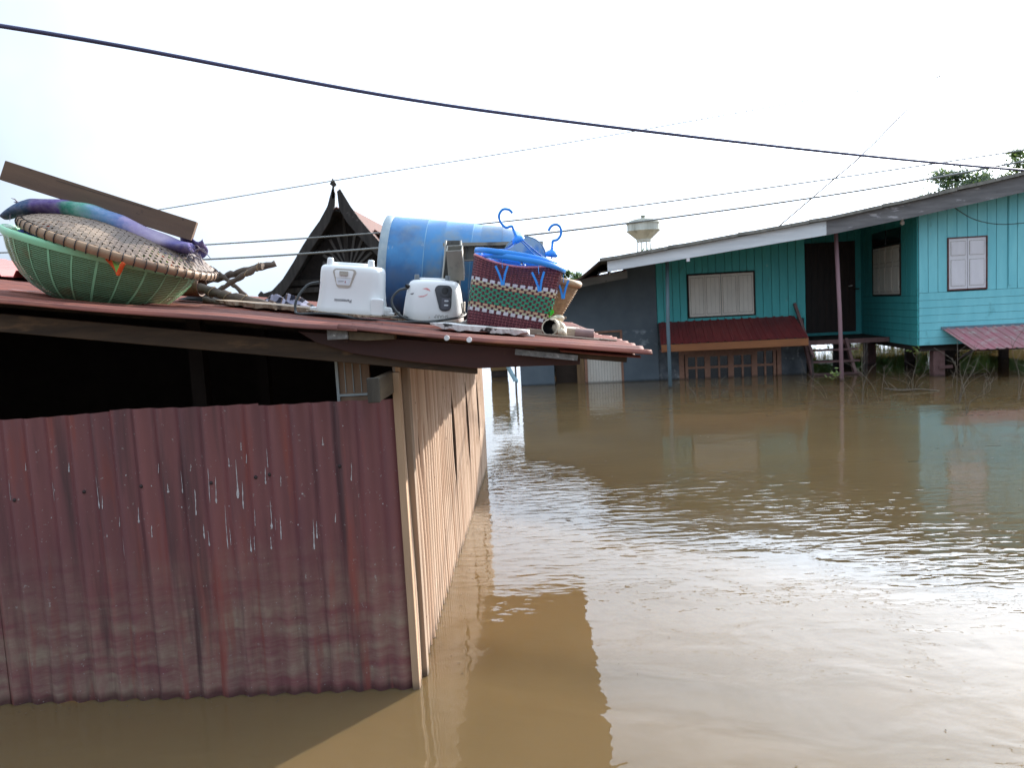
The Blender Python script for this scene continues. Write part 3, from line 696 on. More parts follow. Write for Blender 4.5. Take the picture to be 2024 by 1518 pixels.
mb.prism([(-1.73, -.5), (-1.03, -.5), (-1.03, GT(-1.03)), (-1.73, GT(-1.73))], 0, .1); mb.prism([(-1.03, 1.06), (.36, 1.06), (.36, GT(.36)), (-1.03, GT(-1.03))], 0, .1); mb.prism([(.36, -.5), (1.095, -.5), (1.095, 2.36), (.45, 2.28), (.45, GT(.45)), (.36, GT(.36))], 0, .1)
mb.build('front_wall', M_GREYW2, gh)
mb = MB(); mb.ab((-1.73, .1, -.5), (-1.63, 4, 1.75)); mb.ab((-1.63, 3.9, -.5), (.2, 4, 1.78)); mb.ab((1.0, .1, -.5), (1.05, 3.9, 2.3)); mb.build('side_wall', M_GREYW, gh)
mb = MB(); mb.ab((-.40, -.012, -.5), (-.345, .08, 1.06)); mb.ab((.34, -.012, -.5), (.385, .08, 1.06)); mb.ab((-.345, -.012, 1.02), (.34, .08, 1.06)); df = mb.build('door_frame', M_BROWNF, gh)
mb = MB(); mb.ab((-.345, .02, .60), (.34, .05, 1.02)); mb.ab((-.03, .012, .60), (.0, .02, 1.02)); mb.build('screen', M_SCREEN, df)
mb = MB(); mb.ab((-.345, .012, -.5), (.34, .055, .595))
n = 12
for k in range(n + 1): 
    x = -.345 + .685 * k / n; mb.ab((max(-.345, x - .003), .008, -.5), (min(.34, x + .003), .0118, .592), 1)
mb.build('plank_door', [M_WDOOR, mat('shutter_shadow_line', (.34, .31, .27), rough=.8)], gh)
mb = MB(); mb.ab((-.56, .0, -.5), (-.41, .09, 1.05)); mb.build('door_jamb', wood('ochre_jamb', (.22, .13, .06), (.12, .07, .035), 'z', 5), gh)
mb = MB(); mb.ab((-1.02, .25, -.5), (-.55, .30, 1.05)); mb.build('doorway_shade_sheet', M_DARK, gh)  # dark sheet standing in for the shade inside the open doorway
mb = MB(); ribbed(mb, (.50, -.55, 2.235), (.50, 3.5, 2.235), (-2.6, -.55, 1.80), (-2.6, 3.5, 1.80), 16); mb.build('roof', M_MARAWN, gh, solid=.008)
M_FGB = wood('grey_blotched_fascia', (.30, .31, .32), (.20, .205, .21), 'x', 5, spots=(((.07, .07, .07), 5, .63, .72, (.6, 1, 1)),))
mb = MB(); mb.add(rafter(-.60, -.57, -2.6, .52, 1.80, 2.225, .15, .14), BF); mb.build('fascia', M_FGB, gh, bevel=.004)
# small things by the grey house
M_LBLUE = mat('pale_blue_plastic', (.34, .52, .60), (.28, .44, .50), sc=9, rough=.5)
mb = MB(); mb.tube(smooth_path([(-.56, 15.3, .70), (-.53, 15.3, .55), (-.47, 15.3, .40), (-.40, 15.3, .26), (-.395, 15.3, .24)], 4), [.04] * 12 + [.048] * 5, 12)
p = mb.build('hanging_pipe', M_LBLUE, smooth=True); tag(at_origin(p, (-.47, 15.3, .24)), 'pale blue bent plastic pipe beside the far end of the grey wall', 'pipe')
mb = MB(); mb.bar((-.40, 15.33, -.5), (-.385, 15.33, .62), .035, .035, (0, 1, 0))
p = mb.build('wooden_stake', M_STILT); tag(at_origin(p, (-.40, 15.33, -.5)), 'thin dark stake in the water at the left end of the grey wall', 'stake')
ts = thing('timber_pier', 'ochre timber pier with dark wet foot, beyond the gap between shed and grey house', 'pier', (-.88, 19.4, 0))
mb = MB(); mb.ab((-1.08, 19.2, .15), (-.675, 19.6, 1.2)); mb.build('planking', wood('ochre_boards', (.33, .21, .09), (.22, .14, .06), 'x', 4), ts, True, bevel=.01)
mb = MB(); mb.ab((-1.07, 19.22, -.5), (-.685, 19.58, .15)); mb.build('foot', M_STILT, ts, True)
mb = MB(); mb.ab((-1.12, 19.16, 1.2), (-.635, 19.64, 1.26)); mb.build('cap', M_STILT, ts, True, bevel=.01)

# ================================================================== GABLED HOUSE, WATER TOWER
M_OLDW = wood('blackened_old_timber', (.050, .044, .040), (.020, .018, .017), 'z', 4, rough=.85, spots=(((.12, .11, .10), 8, .62, .74),))
M_OLDP = mat('dark_gable_board', (.022, .018, .017), (.012, .010, .010), sc=8, rough=.9)
M_SLAT = wood('grey_sunburst_slat', (.13, .125, .12), (.06, .055, .053), 'z', 5)
M_OLDR = mat('orange_clay_tiles', (.12, .043, .03), (.08, .032, .024), sc=8, rough=.85)
gb = thing('gable_house', 'old blackened timber gable with curved bargeboards and sunburst slats behind the shed roof', 'house', (-4.66, 20, 0))
def barge(outer, inner): return outer + inner[::-1]
lo = [(-4.70, 4.78), (-4.86, 4.32), (-5.08, 3.98), (-5.30, 3.72), (-5.53, 3.42), (-5.80, 3.02), (-6.10, 2.62), (-6.38, 2.36), (-6.60, 2.30), (-6.66, 2.36), (-6.74, 2.27)]
li = [(-4.66, 4.62), (-4.70, 4.32), (-4.86, 3.95), (-5.08, 3.66), (-5.33, 3.32), (-5.58, 2.95), (-5.83, 2.60), (-6.10, 2.26), (-6.3, 2.1), (-6.5, 2.05), (-6.7, 2.12)]
rc = random.Random(5)
rough_in = [(x + rc.uniform(-.02, .035) if i < 4 else x, z) for i, (x, z) in enumerate(li)]
mb = MB()
for i in range(len(lo) - 1): mb.prism([lo[i], rough_in[i], rough_in[i + 1], lo[i + 1]], 19.9, 19.96)
mb.build('bargeboard', M_OLDW, gb, True)
ro_ = [(-4.52, 4.72), (-4.30, 4.30), (-4.10, 3.98), (-3.86, 3.66), (-3.60, 3.34), (-3.30, 3.0), (-2.95, 2.66), (-2.6, 2.36)]
ri_ = [(-4.60, 4.66), (-4.58, 4.25), (-4.42, 3.93), (-4.16, 3.58), (-3.90, 3.26), (-3.60, 2.92), (-3.26, 2.56), (-2.9, 2.2)]
mb = MB()
for i in range(len(ro_) - 1): mb.prism([ro_[i], ri_[i], ri_[i + 1], ro_[i + 1]], 19.9, 19.96)
mb.build('bargeboard', M_OLDW, gb, True)
mb = MB(); mb.prism([(-4.68, 4.98), (-4.60, 4.83), (-4.64, 4.78), (-4.70, 4.79), (-4.76, 4.84)], 19.89, 19.96); mb.prism([(-4.70, 4.80), (-4.66, 4.80), (-4.67, 4.5), (-4.73, 4.5)], 19.9, 19.95); mb.build('finial', M_OLDW, gb, True)
mb = MB(); mb.prism([(-4.62, 4.2), (-6.15, 2.35), (-6.15, 1.9), (-3.0, 1.9), (-3.0, 2.35)], 20.5, 20.55); mb.build('gable_board', M_OLDP, gb, True)
sc_ = (-4.58, 2.72)
for k in range(13):
    an = R(12 + k * 13)
    L = (.95 if 3 < k < 9 else .78) * (1 if abs(math.cos(an)) < .9 else .9)
    d = Vector((math.cos(an), 0, math.sin(an))); b = Vector((sc_[0], 20.47, sc_[1]))
    mb = MB(); nn = Vector((-d.z, 0, d.x))
    p0, p1 = b + d * .16, b + d * L
    mb.add([p0 - nn * .012, p0 + nn * .012, p1 + nn * .036, p1 - nn * .036] + [q + Vector((0, .03, 0)) for q in (p0 - nn * .012, p0 + nn * .012, p1 + nn * .036, p1 - nn * .036)], BF)
    mb.build('sunburst_slat', M_SLAT, gb, True)
mb = MB(); mb.ab((-6.15, 20.38, 2.46), (-3.0, 20.44, 2.60)); mb.ab((-6.2, 20.3, 2.28), (-3.0, 20.37, 2.40)); mb.build('tie_beam', M_OLDW, gb, True)
mb = MB(); mb.prism([(-4.64, 4.15), (-4.58, 4.15), (-4.55, 2.75), (-4.66, 2.75)], 20.45, 20.49); mb.build('king_post', M_OLDW, gb, True)
M_RUSTW = mat('rust_streaked_sheet', (.16, .075, .06), (.09, .04, .035), sc=4, st=(3, 1, .4), rough=.7, spots=(((.34, .34, .33), 3, .60, .68, (2, 1, .4)),))
mb = MB(); mb.grid(lambda u, v: (lerp(-6.1, -3.0, u), 20.7 + .02 * math.sin(u * 130), lerp(-.4, 2.3, v)), 120, 1); mb.build('wall', M_RUSTW, gb, True)
mb = MB(); mb.ab((-6.1, 27, -.4), (-3, 27.05, 2.3)); mb.ab((-6.1, 20.75, -.4), (-6.05, 27, 2.3)); mb.ab((-3.05, 20.75, -.4), (-3, 27, 2.3)); mb.build('back_wall', M_RUSTW, gb, True)
lop = [(-4.66, 4.3)] + [(x + .02, z - .08) for x, z in lo[1:8]]; rop = [(-4.62, 4.3)] + [(x - .02, z - .08) for x, z in ro_[1:]]
mb = MB()
for pr in (lop, rop):
    mb.grid(lambda u, v, pr=pr: (pr[round(u * (len(pr) - 1))][0], lerp(20.08, 27.4, v), pr[round(u * (len(pr) - 1))][1]), len(pr) - 1, 8)
mb.build('roof', M_OLDR, gb, True, solid=.05)
mb = MB()
for pr in (lop, rop):
    mb.grid(lambda u, v, pr=pr: (pr[round(u * (len(pr) - 1))][0], lerp(19.975, 27.3, v), pr[round(u * (len(pr) - 1))][1] - .07), len(pr) - 1, 8)
mb.build('shade_soffit', M_OLDP, gb, True, solid=.03)  # dark sheet added below the tiles so the underside looks shaded
mb = MB(); mb.grid(lambda u, v: (lerp(-3.95, -2.6, u), lerp(20.9, 25, v), lerp(3.78, 2.9, u) - .12 * (u * u)), 6, 3); mb.build('side_roof', M_OLDR, gb, True, solid=.06)

M_CONC = mat('streaked_pale_concrete', (.66, .69, .64), (.48, .50, .45), sc=.5, st=(1, 1, .15), lo=.4, hi=.6, rough=.85, spots=(((.24, .25, .20), .9, .58, .72, (1, 1, .12)),))
M_CONC2 = mat('mossy_dark_concrete', (.36, .36, .29), (.25, .25, .20), sc=.8, rough=.9)
wt = thing('water_tower', 'pale concrete water tower with bulging tank rising behind the teal house roof', 'water tower', (17.35, 125, 0))
mb = MB(); mb.lathe([(1.02, 10.35), (1.15, 10.40), (1.15, 10.68), (1.18, 10.78), (2.52, 11.98), (2.58, 12.0), (2.58, 12.08), (2.46, 12.12), (2.46, 13.0), (2.58, 13.05), (2.56, 13.2)], 36); mb.build('tank', M_CONC, wt)
mb = MB(); mb.lathe([(2.60, 13.16), (2.1, 13.55), (1.3, 13.80), (.5, 13.9), (.0, 13.92)], 36); mb.build('tank_roof', M_CONC2, wt, smooth=True)
mb = MB(); mb.lathe([(.32, 13.88), (.32, 14.15), (.38, 14.16), (.38, 14.36), (0, 14.38)], 16); mb.build('roof_vent', M_CONC2, wt)
for k in range(24):
    a = k * math.pi / 12
    mb = MB(); mb.bar((1.2 * math.cos(a), 1.2 * math.sin(a), 10.83), (2.49 * math.cos(a), 2.49 * math.sin(a), 11.99), .07, .10); mb.build('tank_rib', M_CONC, wt)
for k in range(8):
    a = k * math.pi / 4 + .25
    mb = MB(); mb.tube([(1.55 * math.cos(a), 1.55 * math.sin(a), -.5), (.98 * math.cos(a), .98 * math.sin(a), 10.4)], [.14, .11], 8); mb.build('leg', M_CONC, wt)
for zz in (3.0, 6.0, 8.6):
    rr_ = lerp(1.55, .98, (zz + .5) / 10.9); mb = MB(); mb.tube([(rr_ * math.cos(k * math.pi / 4 + .25), rr_ * math.sin(k * math.pi / 4 + .25), zz) for k in range(8)], .08, 6, closed=True); mb.build('ring_beam', M_CONC, wt)

# ================================================================== TREES
def leaf_mat(name, a, b):
    m = mat(name, a, b, sc=3, rough=.55, spec=.3)
    bs = m.node_tree.nodes['Principled BSDF']
    t_ = m.node_tree; src = bs.inputs['Base Color'].links[0].from_socket; tr_ = N(t_, 'ShaderNodeBsdfTranslucent', Color=src); mx_ = N(t_, 'ShaderNodeMixShader', i0=.35, i1=bs.outputs[0], i2=tr_.outputs[0]); t_.links.new(mx_.outputs[0], t_.nodes['Material Output'].inputs[0])
    return m
M_LEAF = leaf_mat('mid_green_leaves', (.09, .15, .05), (.06, .11, .04))
M_LEAF2 = leaf_mat('yellow_green_leaves', (.19, .25, .06), (.12, .18, .05))
M_LEAFD = leaf_mat('dusty_green_leaves', (.12, .16, .11), (.08, .12, .075))
M_BARK = mat('grey_bark', (.12, .095, .075), (.06, .05, .04), sc=9, st=(1, 1, .3), rough=.9)
def tree(name, label, loc, h, rad, ml, nclump=34, nleaf=110, leaf=.16, seed=0, trunk=.13, crown0=.4, flat_=1., group=None):
    rr = random.Random(seed); t = thing(name, label, 'tree' if h > 2.4 else 'bush', loc, group=group)
    mbt = MB(); cl = []
    top = h * .82
    mbt.tube(smooth_path([(0, 0, -.5), (rr.uniform(-.1, .1), rr.uniform(-.1, .1), h * .3), (rr.uniform(-.25, .25), rr.uniform(-.2, .2), h * .6), (0, 0, top)], 4), [trunk * (1 - .055 * i) for i in range(13)], 8)
    for i in range(nclump):
        while True:
            p = Vector((rr.uniform(-1, 1), rr.uniform(-1, 1), rr.uniform(-1, 1)))
            if .25 < p.length < 1: break
        c = Vector((p.x * rad, p.y * rad, h * (crown0 + 1) / 2 + p.z * h * (1 - crown0) / 2 * flat_)); cl.append(c)
        if i % 2 == 0:
            b = Vector((0, 0, max(h * .2, c.z - rad * .5 - h * .12))); mbt.tube([b, (b + c) / 2 + Vector((rr.uniform(-.1, .1), rr.uniform(-.1, .1), .05 * h)), c], [trunk * .35, trunk * .22, trunk * .08], 5)
    mbt.build('trunk', M_BARK, t, smooth=True)
    mbc = MB()
    for c in cl:
        cr_ = rad * rr.uniform(.16, .34)
        for k in range(nleaf):
            d = Vector((rr.gauss(0, 1), rr.gauss(0, 1), rr.gauss(0, .75))) * cr_ * .55
            p = c + d; a = Euler((rr.uniform(-1, 1), rr.uniform(-1, 1), rr.uniform(0, 6.3))).to_matrix(); s = leaf * rr.uniform(.6, 1.3)
            mbc.add([p + a @ Vector(q) for q in ((-s, 0, 0), (0, -s * .42, .05 * s), (s, 0, 0), (0, s * .42, .05 * s))], [(0, 1, 2, 3)], 0 if rr.random() < .75 else 1)
    mbc.build('crown', [ml, M_LEAF2 if ml is not M_LEAF2 else M_LEAF], t)
    return t
TG = 'trees beyond the houses'
tree('leafy_tree', 'open dusty-green tree showing above the middle of the teal house roof', (15.35, 30, 0), 5.8, 1.3, M_LEAFD, 44, 190, .07, 11, .10, .58, group=TG)
tree('leafy_tree', 'bright yellow-green tree at the right edge above the fascia', (18.1, 30, 0), 6.75, 1.0, M_LEAF2, 44, 190, .075, 12, .10, .5, group=TG)
tree('leafy_tree', 'low dusty-green tree peeping over the roof between the taller two', (17.0, 31, 0), 5.55, .8, M_LEAFD, 30, 160, .07, 15, .09, .5, group=TG)
tree('leafy_tree', 'small round far-off tree between wicker basket and grey house roof', (3.75, 70, 0), 4.5, 1.35, M_LEAF, 34, 130, .16, 13, .2, .35, group=TG)
tree('leafy_tree', 'tall tree standing far back behind the grey house', (9.5, 62, 0), 5.2, 2.0, M_LEAF, 30, 110, .22, 14, .2, .3, group=TG)
BG = 'bushes in the water behind the stilts'
for k, (x, y, h, r_) in enumerate(((8.3, 27, 1.7, 1.3), (10.4, 26, 2.1, 1.5), (12.6, 25.6, 2.2, 1.6), (14.8, 26, 2.0, 1.6), (6.7, 31, 1.6, 1.4))):
    tree('leafy_bush', ['spreading bush seen under the stairs of the teal house', 'dense bush seen behind the brown corner stilt', 'dense bush behind the left end of the pink awning', 'bush furthest right, behind the pink awning', 'pale bush furthest left beyond the stair gap'][k], (x, y, 0), h, r_, M_LEAF if k % 2 else M_LEAF2, 60, 170, .10, 30 + k, .05, .05, group=BG)

# ================================================================== DRY PLANTS IN THE WATER
M_TWIG = mat('dry_twig', (.17, .14, .11), (.10, .085, .065), sc=20, rough=.8)
def twig_plant(label, loc, stems, seed, leaves=None, r=.005):
    rr = random.Random(seed); t = thing('drowned_plant', label, 'plant', loc, group='dry plants standing in the flood before the teal house')
    for (dx, dz, bend) in stems:
        pts = smooth_path([(0, 0, -.15), (dx * .25, rr.uniform(-.06, .06), dz * .35), (dx * .6 + bend, rr.uniform(-.1, .1), dz * .72), (dx, rr.uniform(-.1, .1), dz)], 5)
        mb = MB(); n = len(pts); mb.tube(pts, [r * (1 - .65 * i / n) for i in range(n)], 6)
        for k in range(5):
            i = int(n * rr.uniform(.4, .85)); p = pts[i]; d = Vector((rr.uniform(-.16, .16), rr.uniform(-.1, .1), rr.uniform(.05, .2)))
            mb.tube([p, p + d * .6, p + d], [r * .5, r * .4, r * .2], 5)
        mb.build('stem', M_TWIG, t, smooth=True)
    if leaves:
        mb = MB()
        for k in range(leaves[3]):
            p = Vector(leaves[:3]) + Vector((rr.gauss(0, .05), rr.gauss(0, .04), rr.gauss(0, .04))); a = Euler((rr.uniform(-1, 1), rr.uniform(-1, 1), rr.uniform(0, 6))).to_matrix(); s = .04
            mb.add([p + a @ Vector(q) for q in ((-s, 0, 0), (0, -s * .4, 0), (s, 0, 0), (0, s * .4, 0))], [(0, 1, 2, 3)])
        mb.build('leaves', M_LEAF2, t)
    return t
twig_plant('short bent twig leftmost, below the paned window', (2.56, 13.0, 0), [(-.14, .20, .03)], 1)
twig_plant('single thin upright twig below the right part of the paned window', (2.93, 13.1, 0), [(-.03, .26, .0), (.1, .1, .0)], 2)
twig_plant('dry stem leaning left beside the stairs', (4.45, 12.4, 0), [(-.45, .48, -.02), (-.55, .3, .02)], 3)
twig_plant('upright twigs with a yellow leaf sprig beside the pink post', (4.62, 11.6, 0), [(.0, .72, -.03), (.12, .55, .03), (-.36, .42, -.04)], 4, (-.36, 0, .45, 16))
twig_plant('two crossing bare stems left of the floating branch', (4.98, 11.8, 0), [(.05, .5, .03), (-.55, .6, .04)], 5)
twig_plant('bare shoots with a green tip rising from the floating branch', (5.85, 12.7, 0), [(.04, .62, .06), (-.14, .3, 0), (.2, .38, .02), (-.3, .22, .02)], 6, (.0, 0, .64, 10))
twig_plant('tangle of stiff grey stems beside the brown stilt', (5.75, 11.2, 0), [(-.3, .78, .12), (.2, .8, .0), (.3, .6, .08), (.02, .9, -.05), (.38, .4, .0)], 7)
twig_plant('tall stem nearest the camera among the drowned plants', (5.35, 10.2, 0), [(-.12, .66, .05), (.3, .4, .05)], 8)
twig_plant('forked bare twig under the pink awning', (6.5, 11.9, 0), [(-.05, .4, .1), (.1, .26, .0)], 9)
twig_plant('tall curved stem under the right awning', (6.62, 11.3, 0), [(.10, .98, -.14), (.3, .45, .0)], 10)
twig_plant('bushy bare twigs at the right edge of the picture', (6.95, 11.4, 0), [(-.14, .5, .0), (.1, .7, .0), (.16, .3, .0)], 12)
mb = MB(); pts = smooth_path([(5.42, 12.75, .06), (5.65, 12.7, .03), (5.95, 12.68, .03), (6.2, 12.6, .0)], 5); mb.tube(pts, [.013] * 8 + [.010] * 8, 7)
for (x, dx, dz) in ((5.5, -.1, .2), (5.62, -.16, .16), (5.75, .05, .16), (5.9, .1, .14)): mb.tube([(x, 12.72, .03), (x + dx, 12.7, dz)], [.009, .004], 5)
p = mb.build('floating_branch', M_TWIG, smooth=True); tag(at_origin(p, (5.8, 12.7, 0)), 'bare branch floating flat among the drowned plants', 'branch')

# ================================================================== WIRES
M_CABLE = mat('dark_blue_cable', (.055, .058, .13), rough=.5)
M_WIRE = mat('grey_wire', (.24, .25, .24), rough=.5)
def wire(label, pts, r, m, k=16, cat='wire', nm='power_wire'):
    P = smooth_path(pts, k); mb = MB(); mb.tube(P, r, 6); o = mb.build(nm, m, smooth=True)
    c = P[len(P) // 2]; tag(at_origin(o, tuple(c)), label, cat)
    return o
wire('thick dark blue cable sagging across the sky from upper left', [(-4.6, 2.4, 3.15), (-2.12, 3.4, 2.91), (-.06, 4.7, 2.73), (4.03, 6.8, 2.525), (8.5, 8.9, 2.46)], .0098, M_CABLE, cat='cable', nm='power_cable')
wire('thin wire rising to the gable finial and fading right, highest of the thin ones', [(-12, 14, 3.12), (-9.15, 14, 3.36), (-6.28, 14, 3.64), (-3.27, 14, 3.95), (1.4, 14, 4.42), (9, 14, 5.3)], .009, M_WIRE)
wire('thin wire passing just under the upper hanger hook', [(-12, 13, 3.1), (-8.53, 13, 2.96), (-5.15, 13, 2.90), (-.51, 13, 2.99), (3.98, 13, 3.30), (9, 13, 3.75)], .012, M_WIRE)
wire('thin wire crossing in front of the water tower tank', [(-12, 12, 2.78), (-7.9, 12, 2.67), (-4.73, 12, 2.59), (-2.28, 12, 2.61), (.4, 12, 2.70), (4.35, 12, 3.0), (7.1, 12, 3.32), (9, 12, 3.6)], .014, M_WIRE)
wire('vine-hung wire climbing steeply from the teal house roof', [(4.40, 15, 2.74), (5.27, 14.5, 3.5), (5.85, 14, 4.06), (7.5, 13, 5.87), (9, 12.2, 7.4)], [.013 if i < 34 else max(.003, .013 - .0009 * (i - 34)) for i in range(65)], M_TWIG)


# ================================================================== FLOATING BITS
M_BITS = mat('floating_flake', (.16, .12, .07), (.07, .05, .03), sc=30, rough=.8)
mb = MB(); rr = random.Random(21)
spots = [(rr.uniform(.3, 2.6), rr.uniform(2.6, 5.2)) for _ in range(26)] + [(-.50 + abs(rr.gauss(0, .06)), rr.uniform(3.4, 8.0)) for _ in range(36)] + [(rr.uniform(-2.4, -.7), 3.37 - abs(rr.gauss(0, .05))) for _ in range(40)] + [(rr.uniform(2.5, 8.5), rr.uniform(11.2, 14.0)) for _ in range(160)] + [(rr.uniform(0, 6), rr.uniform(5, 10)) for _ in range(70)]
for i, (x, y) in enumerate(spots):
    s = rr.uniform(.0012, .0034) * (1 if y < 6 else 3.5); l = rr.uniform(1, 4.5); a = rr.uniform(0, 6.3); c, q = math.cos(a), math.sin(a)
    mb.add([(x + px_ * c - py_ * q, y + px_ * q + py_ * c, z_) for px_, py_, z_ in ((-s * l, 0, .003), (0, -s, .004), (s * l, 0, .003), (0, s, .0045))], [(0, 1, 2, 3)])
bits = mb.build('floating_debris', M_BITS); bits['kind'] = 'stuff'; bits['label'] = 'tiny leaf and straw flakes drifting on the flood'; bits['category'] = 'debris'
# ================================================================== BELONGINGS ON THE SHED ROOF
# ---- green slotted basket
M_GRN = mat('mint_green_plastic', (.29, .66, .39), (.24, .57, .33), sc=6, rough=.35, spec=.5, spots=(((.30, .34, .18), 7, .60, .74),))
gbk = thing('plastic_basket', 'big mint green slotted plastic basket tipped on the left of the roof', 'basket', (-2.175, 4.15, 2.045), (R(0), R(18), 0))
RB = .455
BP = [(RB, 0), (RB - .010, -.035), (RB - .030, -.085), (RB - .062, -.14), (RB - .105, -.192), (RB - .16, -.236), (RB - .225, -.268), (RB - .31, -.285)]
def bprof(t):
    x = t * (len(BP) - 1); i = min(int(x), len(BP) - 2); f = x - i
    return lerp(BP[i][0], BP[i + 1][0], f), lerp(BP[i][1], BP[i + 1][1], f)
mb = MB(); NR = 37
for i in range(NR):
    t0 = .045 + .95 * i / NR; t1 = t0 + .95 / NR * .64
    a, b = bprof(t0), bprof(t1)
    mb.lathe([(a[0], a[1]), (b[0], b[1]), (b[0] - .005, b[1] + .001), (a[0] - .005, a[1] - .001), (a[0], a[1])], 72)
for k in range(26):
    an = 2 * math.pi * (k + .3) / 26; wd = .0055 if k % 2 else .004
    pr = [bprof(j / 14) for j in range(15)]
    vs = []
    for (r_, z) in pr:
        for s in (-1, 1):
            q = an + s * wd / max(r_, .1); vs.append(((r_ + .0025) * math.cos(q), (r_ + .0025) * math.sin(q), z))
    mb.add(vs, [(2 * j, 2 * j + 1, 2 * j + 3, 2 * j + 2) for j in range(14)])
mb.lathe([(RB - .31, -.285), (.1, -.289), (0, -.289)], 48)
mb.build('slotted_bowl', M_GRN, gbk, smooth=True)
mb = MB(); mb.lathe([(RB + .004, -.024), (RB + .012, -.004), (RB + .012, .010), (RB + .004, .014), (RB - .006, .010), (RB - .008, -.024), (RB + .004, -.024)], 80); mb.build('rim', M_GRN, gbk, smooth=True)

# ---- woven bamboo tray lying upside down over the basket
M_BAM = mat('pale_bamboo_strip', (.30, .22, .155), (.19, .135, .098), sc=7, rough=.6, spots=(((.13, .095, .075), 2.6, .46, .58),))
M_BAMR = mat('brown_bamboo_rim', (.33, .21, .12), (.20, .125, .08), sc=6, rough=.5)
M_TIE = mat('dark_binding', (.045, .04, .04), rough=.8)
tr = thing('bamboo_tray', 'round woven bamboo tray lying face down over the green basket', 'tray', (-2.075, 4.13, 2.052), (R(8), R(19.6), R(20)))
RT_ = .458
def dome(x, y): 
    r2 = (x * x + y * y) / (RT_ * RT_); return .105 * max(0, 1 - r2) ** .75 + .012
mb = MB(); NS = 36
for ax in (0, 1):
    for i in range(NS):
        c = (-1 + 2 * (i + .5) / NS) * RT_ * .985; L = math.sqrt(max(0, (RT_ * .985) ** 2 - c * c))
        dense = abs(c + .1 * RT_) < RT_ * .42
        wd = RT_ / NS * (.80 if dense else .50)
        n = max(6, int(L / RT_ * NS)); vs = []
        for j in range(n + 1):
            s = lerp(-L, L, j / n)
            lift = .0022 * math.cos(math.pi * ((s / RT_ + 1) / 2 * NS + i)) * (1 if ax else -1)
            for q in (-wd, wd):
                x, y = (s, c + q) if ax else (c + q, s)
                vs.append((x, y, dome(x, y) + lift))
        mb.add(vs, [(2 * j, 2 * j + 1, 2 * j + 3, 2 * j + 2) for j in range(n)])
mb.build('woven_face', M_BAM, tr, solid=.0015)
mb = MB(); mb.lathe([(RT_ + .008, -.020), (RT_ + .016, -.004), (RT_ + .014, .014), (RT_ + .002, .022), (RT_ - .014, .014), (RT_ - .014, -.016), (RT_ + .008, -.020)], 90)
for k in range(58):
    a = 2 * math.pi * k / 58; ca, sa = math.cos(a), math.sin(a)
    mb.tube([((RT_ + r_) * ca, (RT_ + r_) * sa, z) for r_, z in ((-.017, -.016), (.010, -.024), (.019, -.004), (.016, .018), (.002, .026), (-.02, .018))], .0026, 5, 1)
mb.build('rim', [M_BAMR, M_TIE], tr, smooth=True)

# ---- cloth with orange hem tucked in the basket, leaves under the tray
M_LIME = mat('lime_cloth', (.20, .36, .06), (.14, .28, .05), sc=8, rough=.8)
M_ORNG = mat('orange_hem', (.75, .11, .02), rough=.7)
M_BLUEC = mat('royal_blue_cloth', (.02, .05, .26), rough=.8)
mb = MB()
def hang(u, v):
    x = lerp(-.05, .05, u) * (1 - v * .96); z = -.062 * v + .012 * math.sin(u * 9) * (1 - v)
    return (-1.905 + x + z * -.05, 3.72 + .010 * math.sin(u * 5 + v * 3), 1.952 + z - x * .33)
mb.grid(hang, 16, 10, 0, lambda u, v: 1 if (u < .20 / (1.04 - v * .9) or u > 1 - .20 / (1.04 - v * .9) or v > .8) else 0)
def inside(u, v):
    a = u * 2 * math.pi; r_ = .40 * v
    x, y = r_ * math.cos(a), r_ * math.sin(a)
    return (-2.16 + x, 4.17 + y, 2.055 - x * .34 + y * .10 + .03 * fbm(x * 5, y * 5, 1) + .055 * (1 - v * v))
GM = WM[gbk.name]
def light_block(u, v):
    p = bprof(.16 + .84 * v); a = u * 2 * math.pi; r_ = p[0] - .022
    return GM @ Vector((r_ * math.cos(a), r_ * math.sin(a), p[1] + .012))
mb.grid(light_block, 40, 12, 3)  # added dark liner, keeps light from showing through the basket slots
mb.grid(inside, 40, 16, 0, lambda u, v: (0, 0, 1, 0, 2, 0, 0, 2)[int(u * 16 + v * 3) % 8] if v > .5 else 0)
c = mb.build('tucked_cloth', [M_LIME, M_ORNG, M_BLUEC, mat('dark_olive_light_block', (.06, .11, .055), (.03, .055, .03), sc=9, rough=.9)], smooth=True, solid=.002)
tag(at_origin(c, (-2.16, 4.2, 2.0)), 'lime cloth with orange hem in the green basket, over an added light-blocking liner', 'cloth')

# ---- rolled tie-dye bedding
def tiedye(t, obj, col, nz, mix, rng):
    sep = N(t, 'ShaderNodeSeparateXYZ', Vector=obj)
    x = N(t, 'ShaderNodeMath', _operation='ADD', i0=sep.outputs[0], i1=rng(nz(5, (1, 1, 1)), .3, .7, -.05, .05)).outputs[0]
    f = rng(x, -.44, .66)
    cr_ = t.nodes.new('ShaderNodeValToRGB'); t.links.new(f, cr_.inputs[0]); e = cr_.color_ramp.elements
    stops = [(0, (.05, .22, .20)), (.05, (.05, .10, .17)), (.17, (.045, .08, .16)), (.20, (.11, .075, .20)), (.34, (.12, .08, .24)), (.36, (.03, .17, .12)), (.46, (.10, .30, .22)), (.52, (.12, .24, .36)),
             (.62, (.10, .15, .33)), (.66, (.27, .22, .38)), (.78, (.36, .30, .40)), (.84, (.10, .09, .26)), (.92, (.10, .08, .20)), (1, (.34, .27, .42))]
    e[0].position = 0; e[0].color = rgba(stops[0][1]); e[1].position = 1; e[1].color = rgba(stops[-1][1])
    for p_, c_ in stops[1:-1]: n_ = e.new(p_); n_.color = rgba(c_)
    return mix(rng(nz(40, (1, 1, 1)), .35, .7, 0, .25), cr_.outputs[0], (.5, .45, .5, 1))
